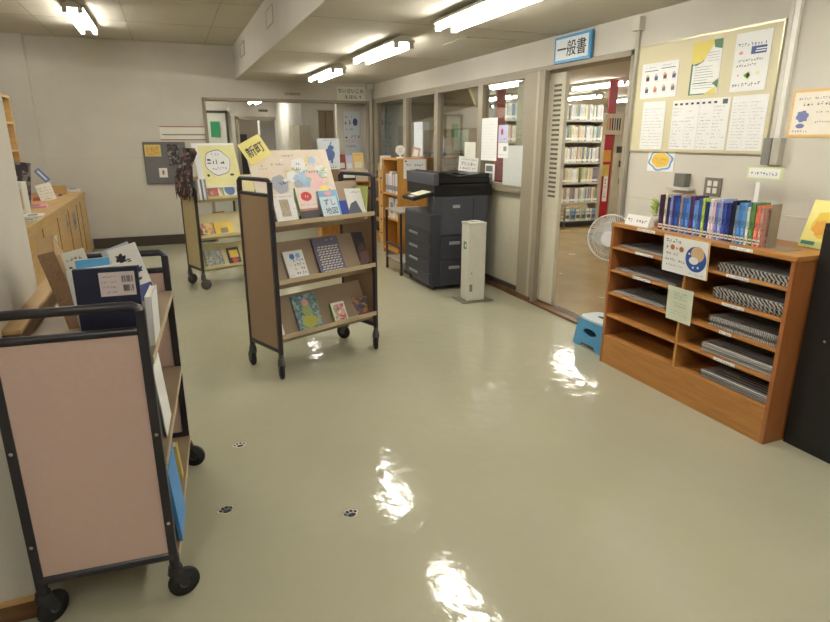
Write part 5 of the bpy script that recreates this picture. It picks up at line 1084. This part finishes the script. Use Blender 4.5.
for k, (x, w_, h, z, m_, lb_) in enumerate([(2.38, .1, .22, 1.05, mat('dull_red_book', (150, 70, 60), .5), 'dull red picture book upright beside the animal poster'), (2.49, .1, .2, 1.05, mat('lavender_paper', (196, 194, 222), .6), 'small lavender picture book beside the dull red one'), (2.63, .17, .24, 1.05, mat('peach_cover', (226, 190, 120), .5), 'peach yellow picture book displayed by the pipe')]):
    sheet('book', lb_, 'book', w_, h, m_, lambda b, ww, hh, k=k: (b.rect(-ww*.35, hh*.1, ww*.35, hh*.45, OFFW, 2), b.scrib(-ww*.4, hh*.85, ww*.4, hh*.08, INK, random.Random(k), 3)), (x, 8.8, z), 0, 'picture books by the back opening', t=.012, lean=R(6))
b = MB(); b.box(2.34, 8.76, .88, 2.76, 8.93, 1.05, mat('pale_box', (196, 190, 176), .6)); tag(b.build('display_box', bevel=.003), 'pale display box carrying the picture books by the pipe', 'box')
b = MB(); b.box(2.36, 8.735, .9, 2.56, 8.745, 1.0, INK); b.box(2.37, 8.733, .93, 2.55, 8.736, .98, OFFW); tag(b.build('name_plate'), 'dark name plate on the front of the pale display box', 'sign')
ps = thing('picture_book_stand', 'yellow dotted side of a picture book stand beside the wooden bookcase', 'stand', (2.80, 8.35, 0))
MB().box(0, 0, 0, .15, .02, 1.16, mat('apricot_side', (226, 184, 110), .6)).build('side_panel', ps, .002)
MB().box(0.0, .02, 0, .15, .5, .1, OAK).build('base', ps)
for z in (.3, .6, .9): MB().box(.0, .02, z, .15, .5, z + .015, OAK).build('shelf', ps)
b = MB()
for k in range(9): b.ell(.03 + .05*(k % 2), .14 + .1*k, .010, .012, INK, 1)
b.build('dot_pattern', ps, 0, (0, 0, 0))
sheet('notice', 'white and blue leaflet fixed above the dotted stand', 'notice', .17, .19, WHITE, lambda b, w_, h: b.ell(0, h*.5, w_*.3, h*.25, LBLUE, 2, wob=.1), (2.9, 8.34, 1.07), 0)
for k in range(3):
    sheet('book', 'small picture book on the %s ledge of the dotted stand' % ('lower', 'middle', 'upper')[k], 'book', .09, .2, (WHITE, PINK, LBLUE)[k], lambda b, w_, h: b.rect(-w_*.3, h*.2, w_*.3, h*.6, GINK, 2), (2.88, 8.33, .32 + .3*k), 0, 'books on the dotted stand', t=.004)

# ================================================================== FLOOR STICKERS AND MARKS
def paw(x, y, rz, label):
    b = MB(); W0 = mat('paw_white', (224, 224, 216), .5); K0 = mat('paw_black', (38, 38, 40), .5)
    def disc(cx, cy_, rx, ry, z, m_, n=16): b.add([(cx + rx*math.cos(2*math.pi*k/n), cy_ + ry*math.sin(2*math.pi*k/n), z) for k in range(n)], [tuple(range(n))], m_)
    for cx, cy_, rx, ry in ((0, -.008, .018, .013), (-.023, .008, .007, .009), (-.008, .019, .007, .010), (.009, .019, .007, .010), (.023, .007, .007, .009)):
        disc(cx, cy_, rx + .004, ry + .004, .0006, W0); disc(cx, cy_, rx, ry, .0012, K0)
    tag(b.build('paw_sticker', loc=(x, y, 0), rot=(0, 0, rz)), label, 'sticker', 'paw print stickers on the floor')
paw(.173, 2.815, R(10), 'black paw print sticker farthest from the camera, beyond the near trolley')
paw(.062, 2.272, R(20), 'black paw print sticker nearest the near trolley')
paw(.541, 2.052, R(12), 'black paw print sticker alone in the open floor')
